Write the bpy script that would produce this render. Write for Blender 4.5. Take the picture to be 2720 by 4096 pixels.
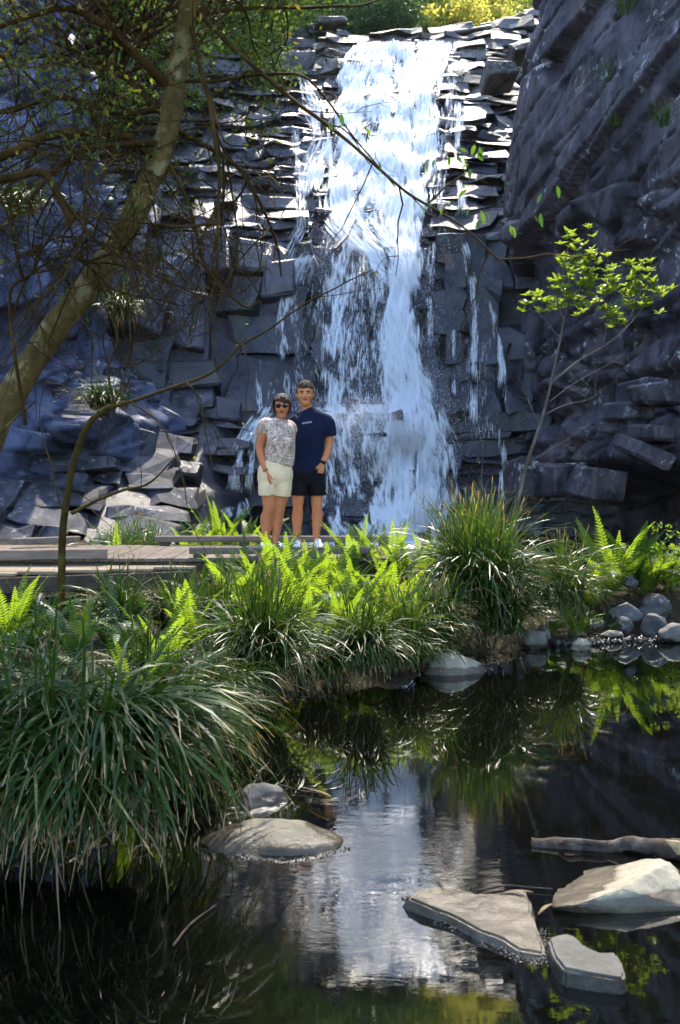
import bpy, bmesh, math, random
import numpy as np
from mathutils import Vector, Matrix, Euler
R = math.radians
sc = bpy.context.scene
for o in list(bpy.data.objects):
    bpy.data.objects.remove(o)

# ------------------------------------------------------------------ camera, world, sun, exposure
FPX = 4600.0                       # focal length in photograph pixels
HORIZON = 1850.0                   # photograph row of the horizon
CAMH = 1.8
PITCH = math.atan((2048.0 - HORIZON) / FPX)
cam = bpy.data.cameras.new('camera')
camo = bpy.data.objects.new('camera', cam)
sc.collection.objects.link(camo)
cam.sensor_fit = 'VERTICAL'
cam.sensor_height = 24.0
cam.lens = 24.0 * FPX / 4096.0
cam.clip_start = 0.05
cam.clip_end = 2000
camo.location = (0, 0, CAMH)
camo.rotation_euler = (R(90) - PITCH, 0, 0)
cam.dof.use_dof = True
cam.dof.focus_distance = 8.5
cam.dof.aperture_fstop = 3.2
sc.camera = camo

SUN_AZ, SUN_EL = 9.0, 56.0        # azimuth from +Y towards +X, elevation
SUN_STRENGTH, SKY_STRENGTH, EXPOSURE = 2.0, 0.15, 2.85
HAZE = 0.00008
w = bpy.data.worlds.new('World')
sc.world = w
w.use_nodes = True
nt = w.node_tree
sky = nt.nodes.new('ShaderNodeTexSky')
sky.sky_type = 'NISHITA'
sky.sun_disc = False
sky.ozone_density = 2.6
sky.dust_density = 0.8
sky.sun_elevation = R(SUN_EL)
sky.sun_rotation = R(SUN_AZ)
bg = nt.nodes['Background']
bg.inputs[1].default_value = SKY_STRENGTH
nt.links.new(sky.outputs[0], bg.inputs[0])
sl = bpy.data.lights.new('sun', 'SUN')
sl.energy = SUN_STRENGTH
sl.angle = R(0.6)
sl.color = (1.0, 0.90, 0.74)
so = bpy.data.objects.new('sun', sl)
sc.collection.objects.link(so)
sdir = Vector((math.sin(R(SUN_AZ)) * math.cos(R(SUN_EL)), math.cos(R(SUN_AZ)) * math.cos(R(SUN_EL)), math.sin(R(SUN_EL))))
so.rotation_euler = sdir.to_track_quat('Z', 'Y').to_euler()
so.location = (8, 30, 40)
sc.view_settings.view_transform = 'Standard'
sc.view_settings.look = 'None'
sc.view_settings.gamma = 1.0
sc.view_settings.use_curve_mapping = False
sc.view_settings.exposure = EXPOSURE
sc.render.engine = 'CYCLES'
sc.cycles.use_denoising = True
sc.cycles.max_bounces = 6
sc.cycles.diffuse_bounces = 3
sc.cycles.glossy_bounces = 3
sc.cycles.transmission_bounces = 3
sc.cycles.transparent_max_bounces = 8
sc.cycles.sample_clamp_indirect = 6.0
sc.cycles.use_adaptive_sampling = True
sc.cycles.adaptive_threshold = 0.02

# ------------------------------------------------------------------ helpers
COL = sc.collection
K = 2720.0 / 1568.0                # layout numbers below were read off a 1568 px wide copy of the photograph
_cp, _sp = math.cos(PITCH), math.sin(PITCH)

def ray(dx, dy):
    cx = (dx * K - 1360.0) / FPX
    cy = (2048.0 - dy * K) / FPX
    return np.array([cx, _cp + cy * _sp, -_sp + cy * _cp])

def D(dx, dy, Y):
    """the place seen at (dx, dy) that stands Y metres away"""
    d = ray(dx, dy)
    t = Y / d[1]
    return np.array([d[0] * t, Y, CAMH + d[2] * t])

def G(dx, dy, z=0.0):
    """the place seen at (dx, dy) that lies at height z"""
    d = ray(dx, dy)
    t = (z - CAMH) / d[2]
    return np.array([d[0] * t, d[1] * t, z])

def props(o, label=None, cat=None, group=None, kind=None):
    if label: o['label'] = label
    if cat: o['category'] = cat
    if group: o['group'] = group
    if kind: o['kind'] = kind
    return o

def mesh_np(name, V, F, smooth=False, tint=None, along=None):
    """mesh from arrays; F is an (n,3) or (n,4) array or a list of such arrays"""
    me = bpy.data.meshes.new(name)
    V = np.ascontiguousarray(V, dtype=np.float32).reshape(-1, 3)
    Fs = F if isinstance(F, list) else [F]
    Fs = [np.asarray(f, dtype=np.int32) for f in Fs if len(f)]
    loops = np.concatenate([f.ravel() for f in Fs])
    tot = np.concatenate([np.full(len(f), f.shape[1], np.int32) for f in Fs])
    start = np.concatenate([[0], np.cumsum(tot)[:-1]]).astype(np.int32)
    me.vertices.add(len(V)); me.vertices.foreach_set('co', V.ravel())
    me.loops.add(len(loops)); me.loops.foreach_set('vertex_index', loops)
    me.polygons.add(len(tot)); me.polygons.foreach_set('loop_start', start); me.polygons.foreach_set('loop_total', tot)
    if smooth:
        me.polygons.foreach_set('use_smooth', np.ones(len(tot), bool))
    for nm, arr in (('tint', tint), ('along', along)):
        if arr is not None:
            a = me.attributes.new(nm, 'FLOAT', 'POINT')
            a.data.foreach_set('value', np.asarray(arr, np.float32).ravel())
    me.update()
    return me

def obj(name, me, mat=None, parent=None, loc=None, rot=None, scale=None):
    o = bpy.data.objects.new(name, me)
    COL.objects.link(o)
    if mat is not None and len(me.materials) == 0:
        me.materials.append(mat)
    if parent is not None: o.parent = parent
    if loc is not None: o.location = loc
    if rot is not None: o.rotation_euler = rot
    if scale is not None: o.scale = (scale,) * 3 if isinstance(scale, (int, float)) else scale
    return o

def empty(name, loc=(0, 0, 0), label=None, cat=None, group=None, kind=None, rz=0.0):
    o = bpy.data.objects.new(name, None)
    COL.objects.link(o)
    o.empty_display_size = 0.1
    o.location = loc
    o.rotation_euler = (0, 0, rz)
    return props(o, label, cat, group, kind)

def _hash(i, j, k, seed):
    n = (i * 374761393 + j * 668265263 + k * 1274126177 + seed * 362437) & 0xffffffff
    n = ((n ^ (n >> 13)) * 1274126177) & 0xffffffff
    n = (n ^ (n >> 16)) & 0xffffffff
    return (n & 0xffff) / 65535.0

def vnoise(P, seed=0):
    P = np.asarray(P, float)
    I = np.floor(P).astype(np.int64); f = P - I
    f = f * f * (3 - 2 * f)
    r = 0
    for a in (0, 1):
        wa = f[..., 0] if a else 1 - f[..., 0]
        for b in (0, 1):
            wb = f[..., 1] if b else 1 - f[..., 1]
            for c in (0, 1):
                wc = f[..., 2] if c else 1 - f[..., 2]
                r = r + wa * wb * wc * _hash(I[..., 0] + a, I[..., 1] + b, I[..., 2] + c, seed)
    return r * 2 - 1

def fbm(P, oct=4, seed=0, gain=0.5):
    P = np.asarray(P, float)
    a, s, r = 1.0, 1.0, 0
    for o in range(oct):
        r = r + a * vnoise(P * s + 17.3 * o, seed + o)
        a *= gain; s *= 2.03
    return r

def sstep(a, b, x):
    t = np.clip((x - a) / (b - a), 0, 1)
    return t * t * (3 - 2 * t)

def grid_faces(nu, nv):
    i = np.arange(nu * nv).reshape(nu, nv)
    return np.stack([i[:-1, :-1], i[1:, :-1], i[1:, 1:], i[:-1, 1:]], -1).reshape(-1, 4)

def tubes(lines, sides=6, cap=True):
    """lines: list of (points (n,3), radii (n,)); returns V, [quads, tris]"""
    Vs, Qs, Ts = [], [], []
    off = 0
    ang = np.linspace(0, 2 * np.pi, sides, endpoint=False)
    for P, r in lines:
        P = np.asarray(P, float); r = np.asarray(r, float)
        n = len(P)
        T = np.gradient(P, axis=0)
        T /= np.linalg.norm(T, axis=1, keepdims=True) + 1e-9
        ref = np.array([0, 0, 1.0]) if abs(T[:, 2]).mean() < 0.8 else np.array([1.0, 0, 0])
        U = np.cross(T, ref); U /= np.linalg.norm(U, axis=1, keepdims=True) + 1e-9
        W = np.cross(T, U)
        ring = P[:, None] + r[:, None, None] * (np.cos(ang)[None, :, None] * U[:, None] + np.sin(ang)[None, :, None] * W[:, None])
        Vs.append(ring.reshape(-1, 3))
        i = np.arange(n * sides).reshape(n, sides) + off
        j = np.roll(i, -1, axis=1)
        Qs.append(np.stack([i[:-1], j[:-1], j[1:], i[1:]], -1).reshape(-1, 4))
        off += n * sides
        if cap:
            Vs.append(P[[0, -1]])
            Ts.append(np.stack([j[0], i[0], np.full(sides, off)], -1))
            Ts.append(np.stack([i[-1], j[-1], np.full(sides, off + 1)], -1))
            off += 2
    return np.concatenate(Vs), [np.concatenate(Qs)] + ([np.concatenate(Ts)] if Ts else [])

def smooth_line(pts, n):
    """Catmull-Rom resample"""
    P = np.asarray(pts, float)
    m = len(P)
    E = np.vstack([2 * P[0] - P[1], P, 2 * P[-1] - P[-2]])
    t = np.linspace(0, m - 1 - 1e-6, n)
    i = t.astype(int); f = (t - i)[:, None]
    a, b, c, d = E[i], E[i + 1], E[i + 2], E[i + 3]
    return 0.5 * (2 * b + (c - a) * f + (2 * a - 5 * b + 4 * c - d) * f ** 2 + (3 * b - a - 3 * c + d) * f ** 3)

def apply_mods(o):
    dg = bpy.context.evaluated_depsgraph_get()
    me = bpy.data.meshes.new_from_object(o.evaluated_get(dg))
    old = o.data
    o.modifiers.clear()
    o.data = me
    bpy.data.meshes.remove(old)
    return o

# ------------------------------------------------------------------ materials
class N:
    def __init__(s, name):
        s.m = bpy.data.materials.new(name); s.m.use_nodes = True
        s.t = s.m.node_tree; s.b = s.t.nodes['Principled BSDF']; s.out = s.t.nodes['Material Output']
    def n(s, typ, **kw):
        x = s.t.nodes.new(typ)
        for k, v in kw.items(): setattr(x, k, v)
        return x
    def l(s, a, b): s.t.links.new(a, b)
    def pos(s):
        return s.n('ShaderNodeNewGeometry').outputs['Position']
    def obco(s):
        return s.n('ShaderNodeTexCoord').outputs['Object']
    def mapping(s, vec, scale=(1, 1, 1), rot=(0, 0, 0)):
        x = s.n('ShaderNodeMapping'); x.inputs['Scale'].default_value = scale; x.inputs['Rotation'].default_value = rot
        s.l(vec, x.inputs['Vector']); return x.outputs[0]
    def noise(s, scale, detail=4, vec=None, rough=0.55, dist=0.0):
        x = s.n('ShaderNodeTexNoise'); x.inputs['Scale'].default_value = scale; x.inputs['Detail'].default_value = detail
        x.inputs['Roughness'].default_value = rough; x.inputs['Distortion'].default_value = dist
        if vec is not None: s.l(vec, x.inputs['Vector'])
        return x.outputs['Fac']
    def voro(s, scale, vec=None, feature='F1'):
        x = s.n('ShaderNodeTexVoronoi', feature=feature); x.inputs['Scale'].default_value = scale
        if vec is not None: s.l(vec, x.inputs['Vector'])
        return x.outputs['Distance']
    def ramp(s, fac, stops):
        x = s.n('ShaderNodeValToRGB')
        e = x.color_ramp.elements
        while len(e) < len(stops): e.new(0.5)
        for el, (p, c) in zip(e, stops):
            el.position = p
            el.color = (c, c, c, 1) if isinstance(c, (int, float)) else (*c, 1)
        s.l(fac, x.inputs[0]); return x.outputs[0]
    def mix(s, fac, a, b, mode='MIX'):
        x = s.n('ShaderNodeMix', data_type='RGBA', blend_type=mode)
        for sock, v in ((x.inputs[0], fac), (x.inputs[6], a), (x.inputs[7], b)):
            if hasattr(v, 'is_linked'): s.l(v, sock)
            elif isinstance(v, (int, float)): sock.default_value = v if sock.type == 'VALUE' else (v, v, v, 1)
            else: sock.default_value = (*v, 1)
        return x.outputs[2]
    def math(s, op, a, b=0.0, c=None):
        x = s.n('ShaderNodeMath', operation=op)
        for k, v in enumerate((a, b) if c is None else (a, b, c)):
            if hasattr(v, 'is_linked'): s.l(v, x.inputs[k])
            else: x.inputs[k].default_value = v
        return x.outputs[0]
    def attr(s, name):
        return s.n('ShaderNodeAttribute', attribute_name=name).outputs['Fac']
    def rnd(s):
        return s.n('ShaderNodeObjectInfo').outputs['Random']
    def bump(s, h, strength=0.3, dist=0.05, normal=None):
        x = s.n('ShaderNodeBump'); x.inputs['Strength'].default_value = strength; x.inputs['Distance'].default_value = dist
        s.l(h, x.inputs['Height'])
        if normal is not None: s.l(normal, x.inputs['Normal'])
        return x.outputs[0]
    def set(s, **kw):
        for k, v in kw.items():
            sock = s.b.inputs[k]
            if hasattr(v, 'is_linked'): s.l(v, sock)
            elif isinstance(v, tuple) and len(v) == 3: sock.default_value = (*v, 1)
            else: sock.default_value = v
        return s

def rock_mat(name, c0, c1, c2, rough=(0.35, 0.6), lichen=0.0, lichen_col=(0.42, 0.43, 0.40), ochre=0.0, scale=1.0, bump=0.5, wet=None, moss=0.0, streak=0.0, spec=0.2, dark=0.85, bdist=0.045, var=0.9):
    s = N(name)
    c0, c1, c2 = (tuple(v * dark for v in c_) for c_ in (c0, c1, c2))
    p = s.pos()
    big = s.noise(0.35 * scale, 5, p, 0.6)
    mid = s.noise(2.2 * scale, 6, p, 0.62, 0.4)
    fine = s.noise(14 * scale, 7, p, 0.72)
    vary = s.noise(0.9 * scale, 4, p, 0.65, 0.8)
    col = s.mix(s.ramp(big, [(0.35, 0.0), (0.65, 1.0)]), c0, c1)
    col = s.mix(s.ramp(mid, [(0.42, 0.0), (0.68, 1.0)]), col, c2)
    col = s.mix(s.ramp(fine, [(0.25, 0.55), (0.7, 0.0)]), col, (c0[0] * 0.35, c0[1] * 0.35, c0[2] * 0.35))
    col = s.mix(0.35, col, s.mix(s.rnd(), (0.6, 0.6, 0.6), (1.45, 1.42, 1.4)), 'MULTIPLY')
    col = s.mix(var, col, s.ramp(vary, [(0.38, (0.30, 0.29, 0.27)), (0.50, (0.85, 0.85, 0.85)), (0.63, (1.75, 1.66, 1.6))]), 'MULTIPLY')
    if streak:
        st = s.noise(1.0, 4, s.mapping(p, (2.6, 2.6, 0.22)), 0.6)
        col = s.mix(s.ramp(st, [(0.5, 0.0), (0.7, streak)]), col, (c2[0] * 1.7, c2[1] * 1.7, c2[2] * 1.6))
    if ochre:
        oc = s.noise(1.1 * scale, 4, s.mapping(p, (1, 1, 0.6)), 0.6)
        col = s.mix(s.ramp(oc, [(0.62, 0.0), (0.72, ochre)]), col, (0.17, 0.10, 0.06))
    if lichen:
        m1 = s.noise(0.8 * scale, 4, p, 0.6)
        m2 = s.noise(5.0 * scale, 6, p, 0.72)
        lf = s.math('MULTIPLY', s.ramp(m1, [(0.50, 0.0), (0.66, 1.0)]), s.ramp(m2, [(0.56, 0.0), (0.61, 1.0)]))
        col = s.mix(s.math('MULTIPLY', lf, lichen), col, lichen_col)
    if moss:
        m3 = s.noise(1.4, 4, p, 0.6)
        col = s.mix(s.ramp(m3, [(0.58, 0.0), (0.70, moss)]), col, (0.05, 0.075, 0.018))
    rf = s.ramp(mid, [(0.3, rough[0]), (0.7, rough[1])])
    h = s.math('ADD', s.math('MULTIPLY', mid, 0.55), s.math('MULTIPLY', fine, 0.45))
    if wet is not None:                       # water line stain round stones standing in the pond
        sep = s.n('ShaderNodeSeparateXYZ'); s.l(p, sep.inputs[0])
        wl = s.math('ADD', sep.outputs[2], s.math('MULTIPLY', s.math('SUBTRACT', s.noise(9, 4, p), 0.5), 0.05))
        wf = s.ramp(s.math('MULTIPLY', wl, 4.0), [(max(0.0, wet * 4.0 - 0.02), 1.0), (wet * 4.0 + 0.03, 0.0)])
        col = s.mix(wf, col, s.mix(0.85, col, (0.22, 0.19, 0.17), 'MULTIPLY'))
        rf = s.mix(wf, rf, 0.22)
    s.set(**{'Base Color': col, 'Roughness': rf, 'Normal': s.bump(h, bump, bdist / scale), 'Specular IOR Level': spec})
    return s.m

M = {}
M['rock_fall'] = rock_mat('wet dark ledge rock', (0.020, 0.021, 0.034), (0.038, 0.040, 0.062), (0.064, 0.060, 0.074), (0.22, 0.45), ochre=0.4, bump=0.8, spec=0.45, moss=0.45, dark=0.55, bdist=0.10)
M['rock_upper'] = rock_mat('dry ledge rock', (0.06, 0.058, 0.06), (0.11, 0.10, 0.095), (0.16, 0.145, 0.13), (0.4, 0.65), lichen=0.5, ochre=0.3, bump=0.6, dark=0.7)
M['rock_right'] = rock_mat('dark purple grey cliff rock', (0.034, 0.029, 0.040), (0.056, 0.048, 0.060), (0.090, 0.078, 0.088), (0.4, 0.75), lichen=0.8, ochre=0.35, bump=1.0, streak=0.3, dark=0.88, spec=0.12)
M['rock_left'] = rock_mat('smooth slate blue cliff rock', (0.028, 0.035, 0.064), (0.036, 0.044, 0.077), (0.050, 0.057, 0.088), (0.42, 0.65), lichen=0.35, bump=0.35, streak=0.2, dark=1.25, spec=0.12)
M['rock_slope'] = rock_mat('pale lichened slab rock', (0.034, 0.036, 0.050), (0.062, 0.064, 0.084), (0.11, 0.11, 0.125), (0.6, 0.85), lichen=0.6, bump=0.6, dark=0.75, spec=0.15)
M['boulder'] = rock_mat('pale grey creek stone', (0.15, 0.132, 0.092), (0.20, 0.178, 0.128), (0.26, 0.232, 0.17), (0.7, 0.9), scale=3.0, bump=0.9, dark=1.05, var=0.3, wet=0.062)
M['boulder_dark'] = rock_mat('grey creek stone', (0.06, 0.057, 0.048), (0.095, 0.089, 0.074), (0.14, 0.128, 0.105), (0.6, 0.85), scale=3.0, bump=0.8, dark=1.0, var=0.4, wet=0.05)
M['boulder_shore'] = rock_mat('mottled shore stone', (0.085, 0.082, 0.08), (0.14, 0.136, 0.13), (0.20, 0.195, 0.185), (0.5, 0.8), scale=2.2, bump=0.8, wet=0.03, lichen=0.4, dark=0.5, var=0.6)
M['pebble'] = rock_mat('wet brown grit', (0.03, 0.026, 0.020), (0.055, 0.047, 0.037), (0.095, 0.083, 0.066), (0.35, 0.6), scale=5.0, bump=0.6, spec=0.4)

def leaf_mat(name, ca, cb, cc=None, trans=0.4, rough=0.45, tip=None, spec=0.2, tcol=None):
    s = N(name)
    ca, cb, cc = (tuple(v * 0.72 for v in c_) for c_ in (ca, cb, cc or cb))
    t = s.attr('tint')
    r = s.rnd()
    f = s.math('FRACT', s.math('ADD', t, r))
    col = s.ramp(f, [(0.0, ca), (0.55, cb), (1.0, cc or cb)])
    if tip:
        a = s.attr('along')
        th = s.math('ADD', a, s.math('MULTIPLY', f, 0.07))
        col = s.mix(s.ramp(th, [(tip[0], 0.0), (tip[0] + 0.06, 1.0)]), col, tip[1])
    s.set(**{'Base Color': col, 'Roughness': rough, 'Specular IOR Level': spec})
    tr = s.n('ShaderNodeBsdfTranslucent')
    if tcol:
        s.l(s.mix(0.75, col, tcol), tr.inputs[0])
    else:
        s.l(s.mix(1.0, col, (1.7, 1.6, 0.7), 'MULTIPLY'), tr.inputs[0])
    mx = s.n('ShaderNodeMixShader'); mx.inputs[0].default_value = trans
    s.l(s.b.outputs[0], mx.inputs[1]); s.l(tr.outputs[0], mx.inputs[2]); s.l(mx.outputs[0], s.out.inputs[0])
    return s.m

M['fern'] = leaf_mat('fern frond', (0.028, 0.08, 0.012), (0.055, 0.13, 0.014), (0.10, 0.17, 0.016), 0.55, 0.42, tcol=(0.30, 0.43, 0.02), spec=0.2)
M['fern_dark'] = leaf_mat('shaded fern frond', (0.014, 0.045, 0.010), (0.024, 0.065, 0.013), (0.045, 0.09, 0.013), 0.35, 0.45, spec=0.3)  # darker copy of the fern frond, shade put into its colour
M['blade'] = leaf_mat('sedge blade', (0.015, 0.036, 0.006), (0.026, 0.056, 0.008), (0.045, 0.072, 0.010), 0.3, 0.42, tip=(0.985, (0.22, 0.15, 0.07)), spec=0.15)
M['blade_yellow'] = leaf_mat('sunlit sedge blade', (0.024, 0.060, 0.010), (0.036, 0.080, 0.013), (0.075, 0.11, 0.018), 0.38, 0.34, tip=(0.95, (0.26, 0.18, 0.06)), spec=0.35)  # brighter copy of the sedge blade, sunlight put into its colour
M['blade_dry'] = leaf_mat('dry straw blade', (0.12, 0.075, 0.032), (0.19, 0.13, 0.065), (0.08, 0.045, 0.018), 0.2, 0.6)
M['canopy'] = leaf_mat('olive canopy leaf', (0.030, 0.048, 0.010), (0.060, 0.090, 0.013), (0.12, 0.105, 0.018), 0.55, 0.6, spec=0.2)
M['shrub'] = leaf_mat('glossy yellow green shrub leaf', (0.03, 0.09, 0.012), (0.08, 0.17, 0.016), (0.18, 0.25, 0.02), 0.45, 0.35, tcol=(0.30, 0.38, 0.02), spec=0.6)
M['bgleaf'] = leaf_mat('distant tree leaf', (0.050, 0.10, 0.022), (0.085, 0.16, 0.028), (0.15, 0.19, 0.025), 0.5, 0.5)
M['bgleaf_y'] = leaf_mat('distant sunlit leaf', (0.16, 0.20, 0.03), (0.28, 0.30, 0.04), (0.42, 0.38, 0.05), 0.55, 0.5, tcol=(0.75, 0.68, 0.12))  # backlit glow of the far trees put into the leaf colour
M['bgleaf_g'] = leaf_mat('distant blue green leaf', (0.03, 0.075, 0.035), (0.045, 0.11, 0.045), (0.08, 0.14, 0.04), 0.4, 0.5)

def bark_mat(name, a, b, c, sc_=1.0, moss=None):
    s = N(name); p = s.pos()
    f = s.noise(9 * sc_, 6, s.mapping(p, (1, 1, 0.35)), 0.65)
    g = s.noise(3.5 * sc_, 4, p, 0.6)
    col = s.mix(s.ramp(f, [(0.35, 0.0), (0.65, 1.0)]), a, b)
    col = s.mix(s.ramp(g, [(0.52, 0.0), (0.64, 0.85)]), col, c)
    if moss:
        col = s.mix(s.ramp(s.noise(1.3, 3, p), [(0.5, 0.0), (0.65, 0.8)]), col, moss)
    s.set(**{'Base Color': col, 'Roughness': 0.85, 'Normal': s.bump(f, 0.9, 0.03), 'Specular IOR Level': 0.08})
    return s.m
M['bark'] = bark_mat('mottled trunk bark', (0.040, 0.026, 0.008), (0.085, 0.058, 0.018), (0.19, 0.155, 0.075), 2.2, moss=(0.085, 0.056, 0.012))
M['bark_twig'] = bark_mat('brown twig bark', (0.016, 0.008, 0.0015), (0.037, 0.0185, 0.003), (0.054, 0.030, 0.006))
M['bark_sapling'] = bark_mat('mossy sapling bark', (0.022, 0.013, 0.003), (0.048, 0.031, 0.006), (0.06, 0.056, 0.008), 1.5)
M['bark_pale'] = bark_mat('pale grey shrub bark', (0.05, 0.038, 0.028), (0.085, 0.068, 0.052), (0.12, 0.10, 0.08))
M['log'] = bark_mat('weathered driftwood', (0.028, 0.020, 0.015), (0.06, 0.044, 0.034), (0.11, 0.087, 0.068), 2.0)

def simple(name, col, rough=0.6, bump_=0.0, bs=40, var=0.0, metal=0.0, sss=0.0):
    s = N(name); p = s.obco()
    c = col
    if var:
        f = s.noise(bs * 0.4, 4, p)
        c = s.mix(s.ramp(f, [(0.35, 0.0), (0.65, 1.0)]), tuple(x * (1 - var) for x in col), tuple(min(1, x * (1 + var)) for x in col))
    kw = {'Base Color': c, 'Roughness': rough, 'Metallic': metal, 'Specular IOR Level': 0.5 if rough < 0.5 else 0.15}
    if bump_: kw['Normal'] = s.bump(s.noise(bs, 4, p), bump_, 0.02)
    s.set(**kw)
    if sss:
        s.b.inputs['Subsurface Weight'].default_value = sss
        s.b.inputs['Subsurface Radius'].default_value = (0.012, 0.004, 0.002)
    return s.m

def wood_mat(name, a, b, axis=0):
    s = N(name); p = s.pos()
    a, b = (tuple(v * 0.8 for v in c_) for c_ in (a, b))
    scl = [28, 28, 28]; scl[axis] = 1.6
    g = s.noise(1.0, 5, s.mapping(p, tuple(scl)), 0.6)
    q = s.noise(3.0, 4, p)
    col = s.mix(s.ramp(g, [(0.35, 0.0), (0.68, 1.0)]), a, b)
    col = s.mix(0.5, col, s.mix(s.rnd(), (0.7, 0.68, 0.66), (1.25, 1.25, 1.25)), 'MULTIPLY')
    col = s.mix(s.ramp(q, [(0.45, 0.0), (0.75, 0.5)]), col, tuple(x * 0.5 for x in a))
    s.set(**{'Base Color': col, 'Roughness': 0.8, 'Normal': s.bump(g, 0.4, 0.01), 'Specular IOR Level': 0.12})
    return s.m
M['deck'] = wood_mat('dark weathered decking', (0.095, 0.074, 0.058), (0.15, 0.122, 0.098), 1)
M['deck_pale'] = wood_mat('pale worn plank', (0.17, 0.13, 0.085), (0.25, 0.195, 0.135), 0)
M['kerb'] = wood_mat('brown kerb timber', (0.12, 0.088, 0.066), (0.20, 0.158, 0.125), 0)
M['beam'] = wood_mat('dark bearer timber', (0.045, 0.032, 0.022), (0.08, 0.06, 0.045), 0)

def ground_mat():
    s = N('leaf litter and mud'); p = s.pos()
    a = s.noise(1.2, 5, p); b = s.noise(18, 5, p, 0.7)
    col = s.mix(a, (0.012, 0.009, 0.005), (0.025, 0.019, 0.010))
    col = s.mix(s.ramp(b, [(0.45, 0.0), (0.7, 0.9)]), col, (0.05, 0.038, 0.022))
    s.set(**{'Base Color': col, 'Roughness': 0.9, 'Normal': s.bump(b, 0.8, 0.04), 'Specular IOR Level': 0.1})
    return s.m
M['ground'] = ground_mat()

def hill_mat():
    s = N('scrubby hillside'); p = s.pos()
    a = s.noise(0.4, 5, p); b = s.noise(3, 5, p, 0.7)
    col = s.mix(a, (0.035, 0.05, 0.018), (0.07, 0.075, 0.03))
    col = s.mix(s.ramp(b, [(0.45, 0.0), (0.7, 0.9)]), col, (0.10, 0.085, 0.05))
    s.set(**{'Base Color': col, 'Roughness': 0.95, 'Normal': s.bump(b, 1.0, 0.3)})
    return s.m
M['hill'] = hill_mat()

def water_mat():
    s = N('dark creek water'); p = s.pos()
    sep = s.n('ShaderNodeSeparateXYZ'); s.l(p, sep.inputs[0])
    far = s.ramp(s.math('MULTIPLY', sep.outputs[1], 0.08), [(0.3, 1.0), (0.9, 0.35)])
    n1 = s.noise(5.0, 3, s.mapping(p, (1.0, 2.4, 1.0)), 0.55, 0.5)
    n2 = s.noise(26.0, 3, s.mapping(p, (1.0, 2.2, 1.0)), 0.6, 0.4)
    patch = s.ramp(s.noise(0.9, 3, p), [(0.42, 0.12), (0.62, 1.0)])
    # riffle where the creek runs between the stones
    rf = s.n('ShaderNodeVectorMath', operation='DISTANCE'); s.l(p, rf.inputs[0]); rf.inputs[1].default_value = (0.15, 5.1, 0.0)
    riff = s.ramp(s.math('MULTIPLY', rf.outputs['Value'], 0.5), [(0.2, 1.0), (0.6, 0.16)])
    h = s.math('ADD', s.math('MULTIPLY', n1, 0.55), s.math('MULTIPLY', s.math('MULTIPLY', n2, patch), 0.30))
    h = s.math('MULTIPLY', s.math('MULTIPLY', h, far), riff)
    s.set(**{'Base Color': (0.0012, 0.0013, 0.0009), 'Roughness': 0.01, 'IOR': 1.8, 'Normal': s.bump(h, 0.5, 0.0038), 'Specular IOR Level': 0.6})
    return s.m
M['water'] = water_mat()

def white_water():
    s = N('white falling water')
    t = s.attr('tint')
    col = s.ramp(t, [(0.0, (0.84, 0.86, 0.90)), (1.0, (0.95, 0.96, 0.97))])
    s.set(**{'Base Color': col, 'Roughness': 0.3})
    tr = s.n('ShaderNodeBsdfTranslucent'); s.l(col, tr.inputs[0])
    mx = s.n('ShaderNodeMixShader'); mx.inputs[0].default_value = 0.5
    s.l(s.b.outputs[0], mx.inputs[1]); s.l(tr.outputs[0], mx.inputs[2])
    s.l(mx.outputs[0], s.out.inputs[0])
    return s.m
M['white'] = white_water()

def film_mat():
    s = N('thin running water film'); p = s.pos()
    n = s.noise(1.0, 5, s.mapping(p, (9, 9, 1.1)), 0.65, 0.6)
    a = s.ramp(n, [(0.42, 0.0), (0.62, 0.8)])
    a = s.math('MULTIPLY', a, s.attr('tint'))
    s.set(**{'Base Color': (0.88, 0.90, 0.93), 'Roughness': 0.35, 'Alpha': a, 'Normal': s.bump(n, 0.5, 0.05)})
    return s.m
M['film'] = film_mat()
# ------------------------------------------------------------------ ground and pond
rng = np.random.default_rng(7)
SHORE = np.array([(-9, -6), (-4.2, 0), (-2.6, 3.2), (-1.95, 4.5), (-1.40, 5.4), (-0.95, 6.5), (-0.72, 8.1), (-0.1, 8.95), (0.42, 9.15),
                  (0.74, 10.0), (0.9, 10.7), (1.65, 10.75), (2.05, 11.35), (2.75, 11.75), (3.6, 11.7), (5.0, 10.6), (7.5, 8.0), (12, 5)], float)

def shore_dist(x, y):
    """distance to the pond's far and left shore, positive on land"""
    best = np.full(x.shape, 1e9); sgn = np.ones(x.shape)
    for a, b in zip(SHORE[:-1], SHORE[1:]):
        d = b - a
        t = np.clip(((x - a[0]) * d[0] + (y - a[1]) * d[1]) / (d @ d), 0, 1)
        ex, ey = x - a[0] - t * d[0], y - a[1] - t * d[1]
        q = ex * ex + ey * ey
        cr = d[0] * (y - a[1]) - d[1] * (x - a[0])
        m = q < best
        best = np.where(m, q, best); sgn = np.where(m, np.sign(cr), sgn)
    return np.sqrt(best) * sgn

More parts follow.
